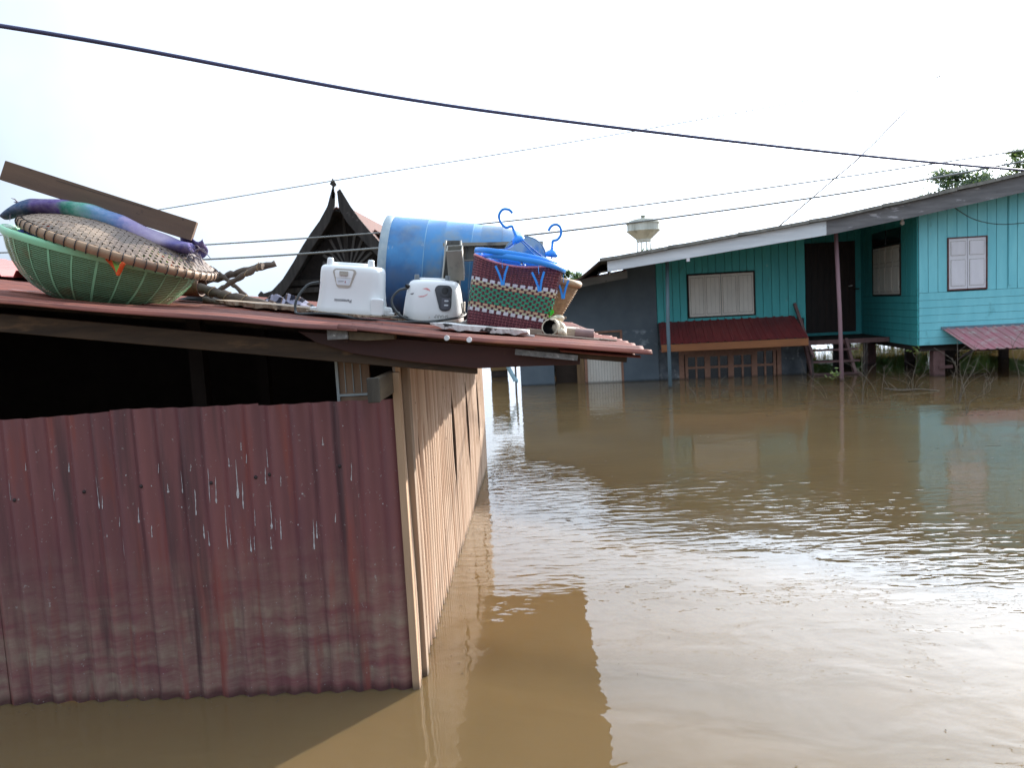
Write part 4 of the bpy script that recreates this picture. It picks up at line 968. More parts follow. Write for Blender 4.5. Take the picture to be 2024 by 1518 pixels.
M_TIE2 = mat('tie_dyed_cotton', (.2, .2, .3), rough=.9, bump=.004, bsc=14, extra=tiedye, spec=.1)
PS = lambda pts, k: [tuple(EYE + (Vector(p) - EYE) * k) for p in pts]
path = smooth_path(PS([(-2.86, 4.4, 2.325), (-2.78, 4.4, 2.35), (-2.69, 4.4, 2.36), (-2.56, 4.4, 2.355), (-2.44, 4.4, 2.33), (-2.32, 4.4, 2.29), (-2.19, 4.4, 2.235), (-2.05, 4.4, 2.16), (-1.93, 4.4, 2.115), (-1.84, 4.4, 2.095)], .925), 8)
path = [p + Vector((.012, 0, -.034)) for p in path]
rad = [.018, .038, .052, .054, .058, .060, .062, .056, .044, .030]
mb = MB(); n = len(path); vs = []; k = 18
for i, p in enumerate(path):
    r_ = lerp(rad[min(i // 8, 9)], rad[min(i // 8 + 1, 9)], (i % 8) / 8)
    for j in range(k):
        a = 2 * math.pi * j / k
        rr_ = r_ * (1 + .10 * fbm(i * .12, math.cos(a) * 1.1, math.sin(a) * 1.1) + .05 * math.sin(a * 4 + i * .12) + .035 * math.sin(i * .55))
        vs.append((p.x, p.y + rr_ * 1.5 * math.cos(a), p.z + rr_ * math.sin(a) * .76 + .003 * math.sin(i * .3 + a * 2)))
mb.add(vs, [(i * k + j, i * k + (j + 1) % k, (i + 1) * k + (j + 1) % k, (i + 1) * k + j) for i in range(n - 1) for j in range(k)] + [tuple(range(k - 1, -1, -1)), tuple((n - 1) * k + j for j in range(k))])
def flap(u, v):
    return (lerp(-1.76, -1.645, u), 4.13 + .03 * math.sin(v * 5), 2.0 + .085 * v * (1 - .3 * u) + .02 * math.sin(u * 6) + .02 * v * u)
mb.grid(flap, 10, 8)
bed = mb.build('rolled_bedding', M_TIE2, smooth=True, solid=.003)
tag(at_origin(bed, (-2.24, 4.12, 2.2)), 'rolled purple, green and blue tie-dyed bedding on the bamboo tray', 'bedding')
M_FRAY = mat('frayed_grey_thread', (.26, .22, .24), (.14, .12, .14), sc=30, rough=1)
mb = MB(); rr = random.Random(9)
for q, (cx, cz, nn) in enumerate(((-2.55, 2.275, 26), (-1.69, 1.995, 40), (-2.2, 2.145, 12))):
    mb = MB()
    for i in range(nn):
        p = Vector((cx + rr.uniform(-.04, .04), 4.06 + rr.uniform(-.02, .05), cz + rr.uniform(-.03, .03)))
        d = Vector((rr.uniform(-.04, .05), rr.uniform(-.03, .0), rr.uniform(-.05, .025)))
        mb.tube([p, p + d * .5 + Vector((0, 0, .008)), p + d], [.0035, .003, .0012], 4)
    mb.build('frayed_fringe', M_FRAY, bed, True)

# ---- plank on edge on the very top
M_PLK = wood('dusty_brown_plank', (.155, .095, .060), (.095, .06, .042), 'x', 4, spots=(((.035, .022, .018), 12, .69, .74, (.6, 1, 1)),))
a0, b0 = [Vector(p) for p in PS([(-2.785, 4.35, 2.52), (-1.785, 4.35, 2.14)], .943)]
pk = thing('wooden_plank', 'long brown wooden plank lying on edge, topmost on the pile over the green basket', 'plank', tuple((a0 + b0) / 2), (R(-6), math.atan2(-(b0 - a0).z, (b0 - a0).x), 0))
mb = MB(); mb.box((0, 0, 0), ((b0 - a0).length, .028, .100)); mb.build('board', M_PLK, pk, bevel=.003)
mb = MB(); mb.box((.02, -.0146, .036), (.5, .001, .0018), (0, R(-.8), 0)); mb.build('split', M_TIE, pk)

# ---- wicker fish trap, dry branches
M_RATT = mat('red_brown_rattan', (.17, .085, .05), (.10, .05, .033), sc=20, rough=.6)
ft = thing('wicker_trap', 'brown coiled wicker fish trap neck poking out behind the green basket', 'fish trap', (-2.03, 4.75, 1.875), (0, R(6), R(-8)))
mb = MB()
for k in range(17): mb.tube([(-.06 + k * .0098, .055 * math.cos(a * math.pi / 10), .055 * math.sin(a * math.pi / 10)) for a in range(20)], .0062, 6, closed=True)
mb.build('coiled_neck', M_RATT, ft, smooth=True)
mb = MB(); rr = random.Random(4)
for k in range(34):
    a = 2 * math.pi * k / 34 + rr.uniform(-.1, .1); p = [(-.05 - .085 * j, (.05 + .045 * j ** .8) * math.cos(a + .15 * j * rr.uniform(-1, 1)), (.05 + .04 * j ** .8) * math.sin(a + .12 * j)) for j in range(5)]
    mb.tube(p, .0045, 5)
for j in range(1, 5): mb.tube([(-.05 - .08 * j, (.05 + .045 * j ** .8) * math.cos(a * math.pi / 10), (.05 + .04 * j ** .8) * math.sin(a * math.pi / 10)) for a in range(20)], .005, 5, closed=True)
mb.build('ribbed_body', M_RATT, ft)
M_BR = mat('dry_grey_branch', (.15, .115, .09), (.065, .05, .042), sc=12, st=(.5, 1, 1), rough=.9, bump=.003, bsc=30)
def branch(label, pts, rs, seed, ties=()):
    P = smooth_path(pts, 6); rr = random.Random(seed); n = len(P)
    R_ = [lerp(rs[0], rs[1], i / (n - 1)) * (1 + .13 * math.sin(i * 1.7 + seed)) for i in range(n)]
    P = [p + Vector((0, rr.uniform(-.003, .003), rr.uniform(-.004, .004))) for p in P]
    mb = MB(); mb.tube(P, R_, 10); o = mb.build('dry_branch', M_BR, smooth=True)
    tag(at_origin(o, tuple(P[0])), label, 'branch', 'dry branches bundled on the roof')
    if ties:
        mb = MB()
        for f in ties:
            i = int(f * (n - 1)); d = (P[min(i + 1, n - 1)] - P[i - 1]).normalized(); a = d.orthogonal().normalized(); b = d.cross(a)
            mb.tube([P[i] + d * .012 * math.sin(q * .7) + (a * math.cos(q * .4488) + b * math.sin(q * .4488)) * (R_[i] * 1.08) for q in range(15)], .0028, 5)
        WM[o.name] = Matrix.Translation(o.location); mb.build('string', mat('jute_string', (.34, .25, .16), rough=.9), o, True)
    return o
branch('thick dry branch stub pointing up to the right beside the tray', [(-1.98, 4.9, 1.905), (-1.85, 4.9, 1.925), (-1.72, 4.88, 1.953), (-1.53, 4.88, 1.985)], (.021, .020), 1)
branch('thin crooked branch crossing over the stub with a knobbed top', [(-1.865, 4.75, 1.822), (-1.78, 4.75, 1.87), (-1.68, 4.75, 1.92), (-1.60, 4.76, 1.958), (-1.575, 4.76, 1.968)], (.013, .021), 2, (.55, .8))
branch('thin branch slanting down to the right behind the crossing one', [(-1.87, 4.86, 1.945), (-1.80, 4.85, 1.885), (-1.70, 4.84, 1.79), (-1.60, 4.82, 1.735)], (.013, .015), 3)
branch('heaviest branch lying lowest along the roof, tied with string', [(-2.08, 4.72, 1.865), (-1.95, 4.72, 1.858), (-1.82, 4.72, 1.815), (-1.68, 4.72, 1.775), (-1.50, 4.70, 1.722)], (.029, .026), 4, (.42, .6, .78))
branch('short black branch under the heaviest one', [(-1.90, 4.66, 1.785), (-1.8, 4.66, 1.765), (-1.66, 4.64, 1.745)], (.018, .012), 5)

# ---- cloths on the roof
M_BLK = mat('black_cloth', (.012, .012, .013), rough=.95)
def heap(name, label, cx, cy, ax, ay, h, m, seed, fr=4., cat='cloth'):
    mb = MB()
    def fn(u, v):
        a = u * 2 * math.pi; r_ = v * (1 + .22 * fbm(math.cos(a) * 1.4, math.sin(a) * 1.4, seed))
        x, y = cx + ax * r_ * math.cos(a), cy + ay * r_ * math.sin(a)
        f = max(0, 1 - v ** 2.2)
        ridge = 1 - abs(fbm(x * fr * 1.6 + y * fr, y * fr * 2, seed)) * 2.4
        return (x, y, RZ(x) + .014 + h * f * (.55 + .5 * ridge))
    mb.grid(fn, 60, 22)
    o = mb.build(name, m, smooth=True, solid=.002); tag(at_origin(o, (cx, cy, RZ(cx))), label, cat); return o
heap('black_cloth', 'crumpled black cloth under the bundled branches', -1.93, 4.86, .20, .12, .05, M_BLK, 3)
def plaid(t, obj, col, nz, mix, rng):
    sep = N(t, 'ShaderNodeSeparateXYZ', Vector=obj)
    def stripe(s, f, lo):
        a = N(t, 'ShaderNodeMath', _operation='MULTIPLY_ADD', i0=s, i1=f, i2=rng(nz(4, (1, 1, 1)), .3, .7, -1.2, 1.2)).outputs[0]
        return rng(N(t, 'ShaderNodeMath', _operation='SINE', i0=a).outputs[0], lo, lo + .12)
    col = mix(stripe(sep.outputs[0], 95, .1), (.022, .022, .032, 1), (.11, .075, .06, 1))
    col = mix(stripe(sep.outputs[1], 80, .35), col, (.24, .235, .30, 1))
    return mix(stripe(sep.outputs[0], 60, .72), col, (.30, .29, .36, 1))
M_PLAID = mat('plaid_cotton', (.1, .1, .1), rough=.95, extra=plaid, spec=.1)
heap('plaid_cloth', 'crumpled brown and white plaid cloth left of the white rice cooker', -1.50, 4.93, .21, .14, .085, M_PLAID, 8, 5.)

# ---- splintered boards
M_SPL = wood('splintered_plywood', (.34, .25, .165), (.16, .115, .08), 'x', 8, bump=.004, spots=(((.05, .035, .025), 10, .58, .68, (.4, 1, 1)),))
def ragged(name, label, pts0, pts1, th, m, seed, zoff=.02, cat='board', rag=.05):
    """a flat board between a back edge and a ragged front edge, resting on the roof"""
    rr = random.Random(seed); n = 40; mb = MB(); top = []; bot = []
    for i in range(n + 1):
        t = i / n
        bx, by = lerp(pts0[0][0], pts0[1][0], t), lerp(pts0[0][1], pts0[1][1], t)
        fx, fy = lerp(pts1[0][0], pts1[1][0], t), lerp(pts1[0][1], pts1[1][1], t) + rag * (fbm(t * 7, seed) + .5 * fbm(t * 22, seed))
        zf = zoff + .003 * fbm(t * 5, seed + 7)
        tt = th * (.85 + .35 * fbm(t * 12, seed + 3)) * (min(1, 5 * t + .3)) * (min(1, 5 * (1 - t) + .3))
        mb.v += [(bx, by, RZ(bx) + zf), (fx, fy, RZ(fx) + zf), (fx + .002, fy + .006 * fbm(t * 30, seed + 1), RZ(fx) + zf - tt), (bx, by, RZ(bx) + zf - th)]
    for i in range(n):
        a = i * 4; b = a + 4
        for q in range(4): mb.f.append((a + q, a + (q + 1) % 4, b + (q + 1) % 4, b + q)); mb.m.append(0)
    mb.f += [(0, 3, 2, 1), (n * 4, n * 4 + 1, n * 4 + 2, n * 4 + 3)]; mb.m += [0, 0]
    o = mb.build(name, m); x, y = (pts0[0][0] + pts1[1][0]) / 2, (pts0[0][1] + pts1[1][1]) / 2
    tag(at_origin(o, (x, y, RZ(x))), label, cat); return o
ragged('splintered_board', 'long splintered plywood strip in front of the plaid cloth', ((-1.75, 4.72), (-1.10, 4.62)), ((-1.70, 4.33), (-1.07, 4.22)), .026, M_SPL, 2, .042)
ragged('splintered_board', 'broken plywood board under the larger white rice cooker', ((-1.22, 4.6), (-.64, 4.5)), ((-1.15, 4.10), (-.80, 4.02)), .014, M_SPL, 5, .034)
ragged('splintered_board', 'weathered board under the smaller white rice cooker', ((-.72, 4.6), (-.30, 4.55)), ((-.74, 4.17), (-.42, 4.12)), .012, M_SPL, 8, .028)
M_PEEL = mat('flaking_white_paint', (.62, .60, .58), (.46, .44, .42), sc=10, rough=.8, bump=.003, bsc=30, spots=(((.035, .03, .028), 14, .545, .585, (.7, 1, 1)),))
ragged('peeling_board', 'narrow board with flaking white paint along the roof edge before the woven basket', ((-.43, 3.86), (-.02, 3.84)), ((-.46, 3.60), (-.03, 3.62)), .026, M_PEEL, 11, .038, 'board', .02)
mb = MB(); mb.bar((-.09, 3.70, RZ(-.09) + .018), (.0, 3.72, RZ(0) + .012), .02, .010); o = mb.build('peeled_splinter', M_PEEL, bevel=.003); tag(at_origin(o, (-.04, 3.71, RZ(-.04))), 'thin pale splinter at the right tip of the flaking white board', 'splinter')

# ---- rice cookers, upside down
M_WPL = mat('glossy_white_plastic', (.78, .80, .79), (.74, .76, .755), sc=3, rough=.25, spec=.5, spots=(((.62, .60, .54), 11, .66, .80),))
M_WPL2 = mat('scuffed_white_enamel', (.76, .77, .76), (.70, .71, .70), sc=4, rough=.3, spec=.5, spots=(((.42, .30, .20), 24, .69, .75), ((.55, .50, .44), 6, .64, .76), ((.30, .29, .28), 46, .71, .74)))
M_PANG = mat('warm_grey_plastic', (.46, .42, .36), (.38, .35, .30), sc=9, rough=.45)
M_PANW = mat('pale_label', (.70, .74, .78), rough=.4)
M_INK = mat('dark_print', (.10, .10, .11), rough=.6)
M_REDI = mat('red_lamp_lens', (.35, .02, .03), rough=.3)
M_CHAR = mat('charcoal_plastic', (.055, .058, .065), (.045, .048, .055), sc=6, rough=.4)
M_BLKP = mat('black_plastic', (.012, .012, .013), rough=.35)
M_CORD = mat('grey_black_cord', (.045, .05, .05), (.03, .033, .034), sc=8, rough=.5)
def sup(a, n): c, s = math.cos(a), math.sin(a); return (math.copysign(abs(c) ** (2 / n), c), math.copysign(abs(s) ** (2 / n), s))
def cooker_body(prof, n=3.2, k=64, bulge=None):
    """prof: (z, half width, half depth)"""
    mb = MB(); vs = []
    for (z, a, b) in prof:
        for j in range(k):
            c, s = sup(2 * math.pi * j / k, n); vs.append((a * c, b * s, z))
    mb.add(vs, [(i * k + j, i * k + (j + 1) % k, (i + 1) * k + (j + 1) % k, (i + 1) * k + j) for i in range(len(prof) - 1) for j in range(k)] + [tuple((len(prof) - 1) * k + j for j in range(k))])
    return mb
def surf_y(prof, n, x, z):
    for i in range(len(prof) - 1):
        if prof[i][0] <= z <= prof[i + 1][0] and prof[i + 1][0] > prof[i][0]:
            f = (z - prof[i][0]) / (prof[i + 1][0] - prof[i][0]); a = lerp(prof[i][1], prof[i + 1][1], f); b = lerp(prof[i][2], prof[i + 1][2], f)
            return -b * max(0, 1 - abs(x / a) ** n) ** (1 / n)
    return 0
def decal(name, parent, poly, prof, n, off, m, th=.003, bev=0):
    """a thin plate with outline poly (x, z) moulded onto the front of a body; fan triangulated with a dense boundary"""
    P = []
    for i in range(len(poly)):
        a, b = poly[i], poly[(i + 1) % len(poly)]
        for t in (0, .25, .5, .75): P.append((lerp(a[0], b[0], t), lerp(a[1], b[1], t)))
    cx = sum(p[0] for p in poly) / len(poly); cz = sum(p[1] for p in poly) / len(poly); mb = MB(); k = len(P)
    rings = (1, .66, .33)
    vs = []
    for s in rings: vs += [(lerp(cx, x, s), surf_y(prof, n, lerp(cx, x, s), lerp(cz, z, s)) - off, lerp(cz, z, s)) for x, z in P]
    vs.append((cx, surf_y(prof, n, cx, cz) - off, cz)); vs += [(x, surf_y(prof, n, x, z) - off + th, z) for x, z in P]
    fs = []
    for r_ in range(2): fs += [(r_ * k + j, r_ * k + (j + 1) % k, (r_ + 1) * k + (j + 1) % k, (r_ + 1) * k + j) for j in range(k)]
    fs += [(2 * k + j, 2 * k + (j + 1) % k, 3 * k) for j in range(k)]; fs += [(3 * k + 1 + j, 3 * k + 1 + (j + 1) % k, (j + 1) % k, j) for j in range(k)]
    mb.add(vs, fs); return mb.build(name, m, parent)
def rrect(x0, x1, z0, z1, r, xb0=None, xb1=None):
    """rounded outline, optionally narrower at the bottom (xb0..xb1)"""
    xb0 = x0 if xb0 is None else xb0; xb1 = x1 if xb1 is None else xb1
    out = []
    for (cx, cz, a0) in ((x1 - r, z1 - r, 0), (x0 + r, z1 - r, 90), (xb0 + r, z0 + r, 180), (xb1 - r, z0 + r, 270)):
        for q in range(5): a = R(a0 + q * 22.5); out.append((cx + r * math.cos(a), cz + r * math.sin(a)))
    return out
def lettering(txt, parent, prof, n, size, cx, cz, m, off=.0012, rot=180, bold=0, skew=0, ext=.0004):
    cu_ = bpy.data.curves.new('lettering', 'FONT'); cu_.body = txt; cu_.size = size; cu_.align_x = 'CENTER'; cu_.align_y = 'CENTER'; cu_.offset = bold; cu_.resolution_u = 3; cu_.shear = skew; cu_.extrude = 0
    tmp = bpy.data.objects.new('lettering_tmp', cu_); me = bpy.data.meshes.new_from_object(tmp)
    bpy.data.objects.remove(tmp); bpy.data.curves.remove(cu_)
    a = R(rot)
    for v in me.vertices:
        x, z = v.co.x, v.co.y; x, z = x * math.cos(a) - z * math.sin(a) + cx, x * math.sin(a) + z * math.cos(a) + cz
        v.co = (x, surf_y(prof, n, x, z) - off, z)
    me.materials.clear(); me.materials.append(m)
    o = bpy.data.objects.new('lettering', me); COL.objects.link(o); o.parent = parent; WM[o.name] = WM[parent.name]; return o
# larger cooker
P1 = [(0, .182, .150), (.004, .184, .152), (.03, .178, .148), (.07, .171, .142), (.12, .166, .138), (.17, .165, .137), (.21, .164, .136), (.228, .161, .133), (.238, .154, .127), (.243, .143, .117), (.2445, .120, .098)]
ck = thing('rice_cooker', 'larger white rice cooker standing upside down, with a small front panel and grey brand lettering', 'rice cooker', (-.948, 4.25, RZ(-.948) + .036), (R(2), R(6.5), R(4)))
cooker_body(P1, 2.9).build('body', M_WPL, ck, smooth=True)
mb = MB(); mb.lathe([(.095, .240), (.092, .256), (.084, .2585), (0, .259)], 40, 0, Matrix.Translation((-.01, 0, 0)) @ Matrix.Diagonal((1.12, .9, 1, 1))); mb.build('base_plate', M_WPL, ck, smooth=True)
for x in (-.108, .098):
    mb = MB(); mb.lathe([(.019, .236), (.0165, .268), (.0145, .276), (.010, .279), (0, .2795)], 18, 0, Matrix.Translation((x, -.075, 0))); mb.build('foot', M_WPL, ck, smooth=True)
pf = decal('panel_frame', ck, rrect(-.084, .034, .130, .226, .018, -.066, .012), P1, 2.9, .002, M_PANG)
decal('panel_plate', pf, rrect(-.075, .021, .143, .219, .010, -.064, .006), P1, 2.9, .0035, M_WPL)
decal('label', pf, rrect(-.066, .008, .146, .178, .006, -.059, .001), P1, 2.9, .0045, M_PANW)
decal('seam', pf, [(-.072, .1795), (.016, .1795), (.016, .181), (-.072, .181)], P1, 2.9, .0045, M_PANG)
decal('lever', pf, rrect(-.050, -.006, .192, .214, .003), P1, 2.9, .006, M_PANG)
decal('lever_tip', pf, rrect(-.049, -.007, .1925, .197, .001), P1, 2.9, .011, M_PANG, .006)
decal('lamp', pf, rrect(-.021, -.0175, .155, .165, .001), P1, 2.9, .0056, M_REDI)
mb = MB(); 
pr = decal('print_line', pf, [(-.057, .1635), (-.027, .1635), (-.027, .1652), (-.057, .1652)], P1, 2.9, .0056, M_INK)
decal('print_line', pf, [(-.056, .1575), (-.029, .1575), (-.029, .1588), (-.056, .1588)], P1, 2.9, .0056, M_PANG)
lettering('Panasonic', ck, P1, 2.9, .0225, -.028, .066, M_INK, skew=0, bold=.0004)
mb = MB(); mb.lathe([(.02, -.02), (.021, .005), (.016, .022), (.0, .024)], 14, 0, Matrix.Translation((.185, -.03, .018)) @ Matrix.Diagonal((1.4, 1, 1, 1))); mb.ab((.17, -.05, .0), (.222, -.01, .014)); mb.build('hinge_lug', M_WPL, ck, smooth=False, bevel=.003)
mb = MB(); mb.ab((-.215, -.03, .002), (-.175, .03, .02)); mb.build('handle_lug', M_WPL, ck, bevel=.004)
mb = MB(); mb.prism(rrect(.112, .176, -.002, .085, .012), -.142, -.09); mb.build('side_boss', M_WPL, ck, bevel=.006)
# smaller cooker
P2 = [(0, .158, .138), (.004, .160, .140), (.05, .157, .137), (.10, .151, .131), (.15, .143, .124), (.185, .134, .115), (.20, .126, .108), (.209, .112, .096), (.213, .09, .078)]
ck2 = thing('rice_cooker', 'smaller scuffed white rice cooker upside down with charcoal switch plate and red scratches', 'rice cooker', (-.533, 4.33, RZ(-.533) + .03), (R(1), R(5.5), R(-2)))
cooker_body(P2, 2.6).build('body', M_WPL2, ck2, smooth=True)
mb = MB(); mb.lathe([(.075, .210), (.072, .221), (.064, .2235), (0, .224)], 36, 0, Matrix.Translation((-.012, 0, 0))); mb.build('base_plate', M_WPL2, ck2, smooth=True)
M_SMOKE = mat('smoky_rubber_foot', (.16, .18, .19), (.10, .11, .12), sc=20, rough=.3)
for x, y in ((-.088, -.04), (.075, -.04)):
    mb = MB(); mb.lathe([(.0135, .196), (.013, .236), (.011, .2385), (0, .239)], 16, 0, Matrix.Translation((x, y, 0))); mb.build('foot', M_SMOKE, ck2, smooth=True)
sw = decal('switch_plate', ck2, rrect(.022, .108, .055, .188, .026, .046, .108), P2, 2.6, .006, M_CHAR, .006)
decal('switch_collar', sw, rrect(.052, .106, .128, .186, .026), P2, 2.6, .0105, M_CHAR, .005)
decal('switch_hole', sw, rrect(.058, .092, .142, .178, .016), P2, 2.6, .0115, M_BLKP, .001)
decal('switch_lever', sw, rrect(.06, .103, .064, .124, .008), P2, 2.6, .011, mat('mid_charcoal_plastic', (.10, .10, .12), rough=.4), .005)
for z in (.104, .082): decal('lamp', sw, rrect(.074, .095, z, z + .008, .0035), P2, 2.6, .0122, M_PANW, .001)
lettering('SHARP', ck2, P2, 2.6, .024, .060, .027, mat('embossed_grey', (.40, .40, .38), rough=.5), bold=.0004)
M_RSC = mat('red_scrape', (.60, .13, .14), (.72, .45, .44), sc=90, rough=.6)
for pl in ([(-.045, .166), (-.022, .172), (-.008, .166), (.0, .154), (-.012, .158), (-.028, .163)], [(-.068, .126), (-.038, .128), (-.02, .138), (-.013, .142), (-.018, .133), (-.034, .124), (-.055, .122)], [(-.115, .137), (-.09, .142), (-.088, .139), (-.10, .133)]):
    decal('scrape', ck2, pl, P2, 2.6, .0009, M_RSC if pl[0][0] > -.1 else M_INK, .0006)
mb = MB(); mb.lathe([(.012, 0), (.011, .012), (.007, .018)], 14, 0, Matrix.Translation((-.126, -.070, .172)) @ Matrix.Rotation(R(-60), 4, 'Y') @ Matrix.Rotation(R(35), 4, 'X')); mb.build('cord_gland', M_BLKP, ck2, smooth=True)
mb = MB(); mb.ab((.158, -.02, .045), (.166, .02, .105)); mb.build('handle_lug', M_PANG, ck2, bevel=.002)
# cords (parts of their cookers)
mb = MB(); mb.tube(smooth_path([(-1.105, 4.22, 1.83), (-1.15, 4.16, 1.815), (-1.195, 4.11, 1.745), (-1.20, 4.09, 1.69), (-1.175, 4.06, 1.672), (-1.08, 4.05, 1.668), (-.97, 4.04, 1.655), (-.86, 4.05, 1.625), (-.80, 4.09, 1.617), (-.70, 4.10, 1.604), (-.60, 4.10, 1.600), (-.50, 4.09, 1.590), (-.42, 4.08, 1.580), (-.365, 4.08, 1.574)], 8), .0066, 8); mb.build('cord', M_CORD, ck, True, smooth=True)
mb = MB(); mb.tube(smooth_path([(-.650, 4.255, 1.775), (-.69, 4.22, 1.765), (-.722, 4.19, 1.725), (-.715, 4.17, 1.68), (-.67, 4.14, 1.63), (-.60, 4.13, 1.603), (-.52, 4.13, 1.597), (-.42, 4.15, 1.605), (-.365, 4.22, 1.615), (-.36, 4.30, 1.63), (-.40, 4.38, 1.66)], 8), .0066, 8)
mb.build('cord', M_CORD, ck2, True, smooth=True)
M_STEEL = mat('dull_steel', (.45, .43, .40), (.25, .24, .22), sc=30, rough=.35, metal=.7)
mb = MB(); mb.bar((-.365, 4.07, 1.574), (-.315, 4.08, 1.592), .02, .024); mb.bar((-.33, 4.07, 1.578), (-.295, 4.075, 1.573), .012, .006); mb.build('plug', M_STEEL, ck, True, bevel=.004)
mb = MB(); mb.lathe([(.0, .0), (.012, .002), (.008, .012), (.009, .022), (.014, .024), (.014, .030), (0, .032)], 12, 0, Matrix.Translation((-.72, 4.32, RZ(-.72) + .028))); o = mb.build('lid_knob', M_STEEL, smooth=True); tag(at_origin(o, (-.72, 4.32, 1.62)), 'small pale knob on the roof between the two cookers', 'knob')
mb = MB(); mb.lathe([(0, 0), (.03, .004), (.036, .012), (.02, .022), (0, .026)], 14, 0, Matrix.Translation((-.69, 4.20, RZ(-.69) + .02)) @ Matrix.Diagonal((1.3, .7, 1, 1))); o = mb.build('plastic_scrap', M_BLKP, smooth=True); tag(at_origin(o, (-.69, 4.2, 1.6)), 'black plastic piece lying left of the smaller cooker', 'plastic piece')

# ---- blue drum
def drum_dirt(t, obj, col, nz, mix, rng):
    col = mix(rng(nz(4.5, (1, 1, 1)), .46, .66, 0, .8), col, (.19, .23, .24, 1))
    col = mix(rng(nz(2.0, (1, 1, 1)), .48, .62, 0, .7), col, (.012, .075, .22, 1))
    return mix(rng(nz(30, (.3, 1, 1)), .66, .72, 0, .5), col, (.45, .5, .52, 1))
M_DRUM = mat('sun_faded_blue_plastic', (.05, .23, .48), (.04, .185, .42), sc=3, rough=.38, spec=.45, extra=drum_dirt)
M_DRIM = mat('worn_pale_rim', (.36, .42, .44), (.22, .30, .36), sc=9, rough=.6)
M_DBAND = mat('faded_blue_seam', (.20, .38, .55), (.10, .28, .50), sc=9, rough=.5)
dm = thing('blue_drum', 'big blue plastic drum lying on its side behind the rice cookers', 'drum', (-.885, 5.0, 1.937), (0, R(90 + 7.0), R(1)))
mb = MB()
mb.lathe([(.296, .03), (.304, .036), (.304, .10), (.303, .25), (.305, .255), (.3015, .262), (.300, .36), (.302, .365), (.298, .372), (.2955, .52), (.297, .526), (.293, .533), (.282, .70), (.272, .78), (.262, .815), (.245, .83), (.22, .835), (0, .835)], 72)
mb.lathe([(.290, .014), (.290, .70)], 72)
mb.build('body', M_DRUM, dm, smooth=True)
mb = MB(); mb.lathe([(.290, .046), (.290, .0), (.299, -.004), (.309, .002), (.3105, .040), (.304, .047)], 72); mb.build('rim', M_DRIM, dm, smooth=True)
for zz in (.258, .529):
    mb = MB(); mb.lathe([(.3035 - (zz - .25) * .030, zz - .003), (.3060 - (zz - .25) * .030, zz), (.3035 - (zz - .25) * .030, zz + .003)], 72); mb.build('seam_band', M_DBAND, dm, smooth=True)

# ---- gutter pieces
M_PVC = mat('grey_beige_gutter', (.30, .28, .235), (.22, .205, .17), sc=5, st=(1, 1, .5), rough=.5, spots=(((.12, .11, .10), 6, .60, .72),))
M_PVCD = mat('dark_gutter_inside', (.15, .15, .14), (.08, .08, .075), sc=7, rough=.7)  # darker grey than the outer gutter plastic
gt = thing('roof_gutter', 'long grey-beige gutter channel lying across behind the hangers', 'gutter', (-.485, 4.58, 1.975), (0, R(2), 0))
mb = MB(); mb.ab((-.0, .07, -.045), (.56, .075, .045)); mb.ab((0, 0, .045), (.56, .075, .05)); mb.ab((0, 0, -.05), (.56, .075, -.045)); mb.ab((0, 0, .032), (.56, .004, .045)); mb.build('channel', M_PVC, gt)
mb = MB()
for k in range(11): mb.ab((.02 + k * .052, .04, -.045), (.024 + k * .052, .07, .045))
mb.build('inner_ribs', M_PVCD, gt)
g2 = thing('gutter_offcut', 'curved gutter offcut standing on end behind the smaller cooker', 'gutter', (-.46, 4.5, RZ(-.46) + .04), (R(4), R(3), 0))
def ch(u, v):
    z = .43 * v; bow = .045 * math.sin(v * 1.35) ; pts = [(-.055, -.005), (-.052, .03), (-.02, .055), (.03, .055), (.052, .04), (.055, -.005)]
    x = u * (len(pts) - 1); i = min(int(x), len(pts) - 2); p = pts[i]; q = pts[i + 1]
    return (lerp(p[0], q[0], x - i) * (1 - .25 * v) + bow - .02, lerp(p[1], q[1], x - i), z)
mb = MB(); mb.grid(ch, 15, 10); mb.build('channel', M_PVCD, g2, smooth=False, solid=.005)
mb = MB()
for s in (0, 1): mb.tube([ch(s, k / 10) for k in range(11)], .0055, 6)
mb.build('lip', mat('pale_gutter_lip', (.48, .47, .42), rough=.5), g2, smooth=True)
g3 = thing('downpipe_socket', 'square beige downpipe socket with open top hung on the gutter', 'gutter', (-.402, 4.40, 1.90), (R(24), R(1), 0))
mb = MB(); s, t_ = .042, .005
for (a, b) in (((-s, -s, -.085), (-s + t_, s, .085)), ((s - t_, -s, -.085), (s, s, .085)), ((-s + t_, -s, -.085), (s - t_, -s + t_, .085)), ((-s + t_, s - t_, -.085), (s - t_, s, .085))): mb.ab(a, b)
mb.build('tube', M_PVC, g3)
mb = MB(); mb.ab((-s + t_, -s + t_, .0), (s - t_, s - t_, .003)); mb.build('inner_web', M_PVCD, g3)
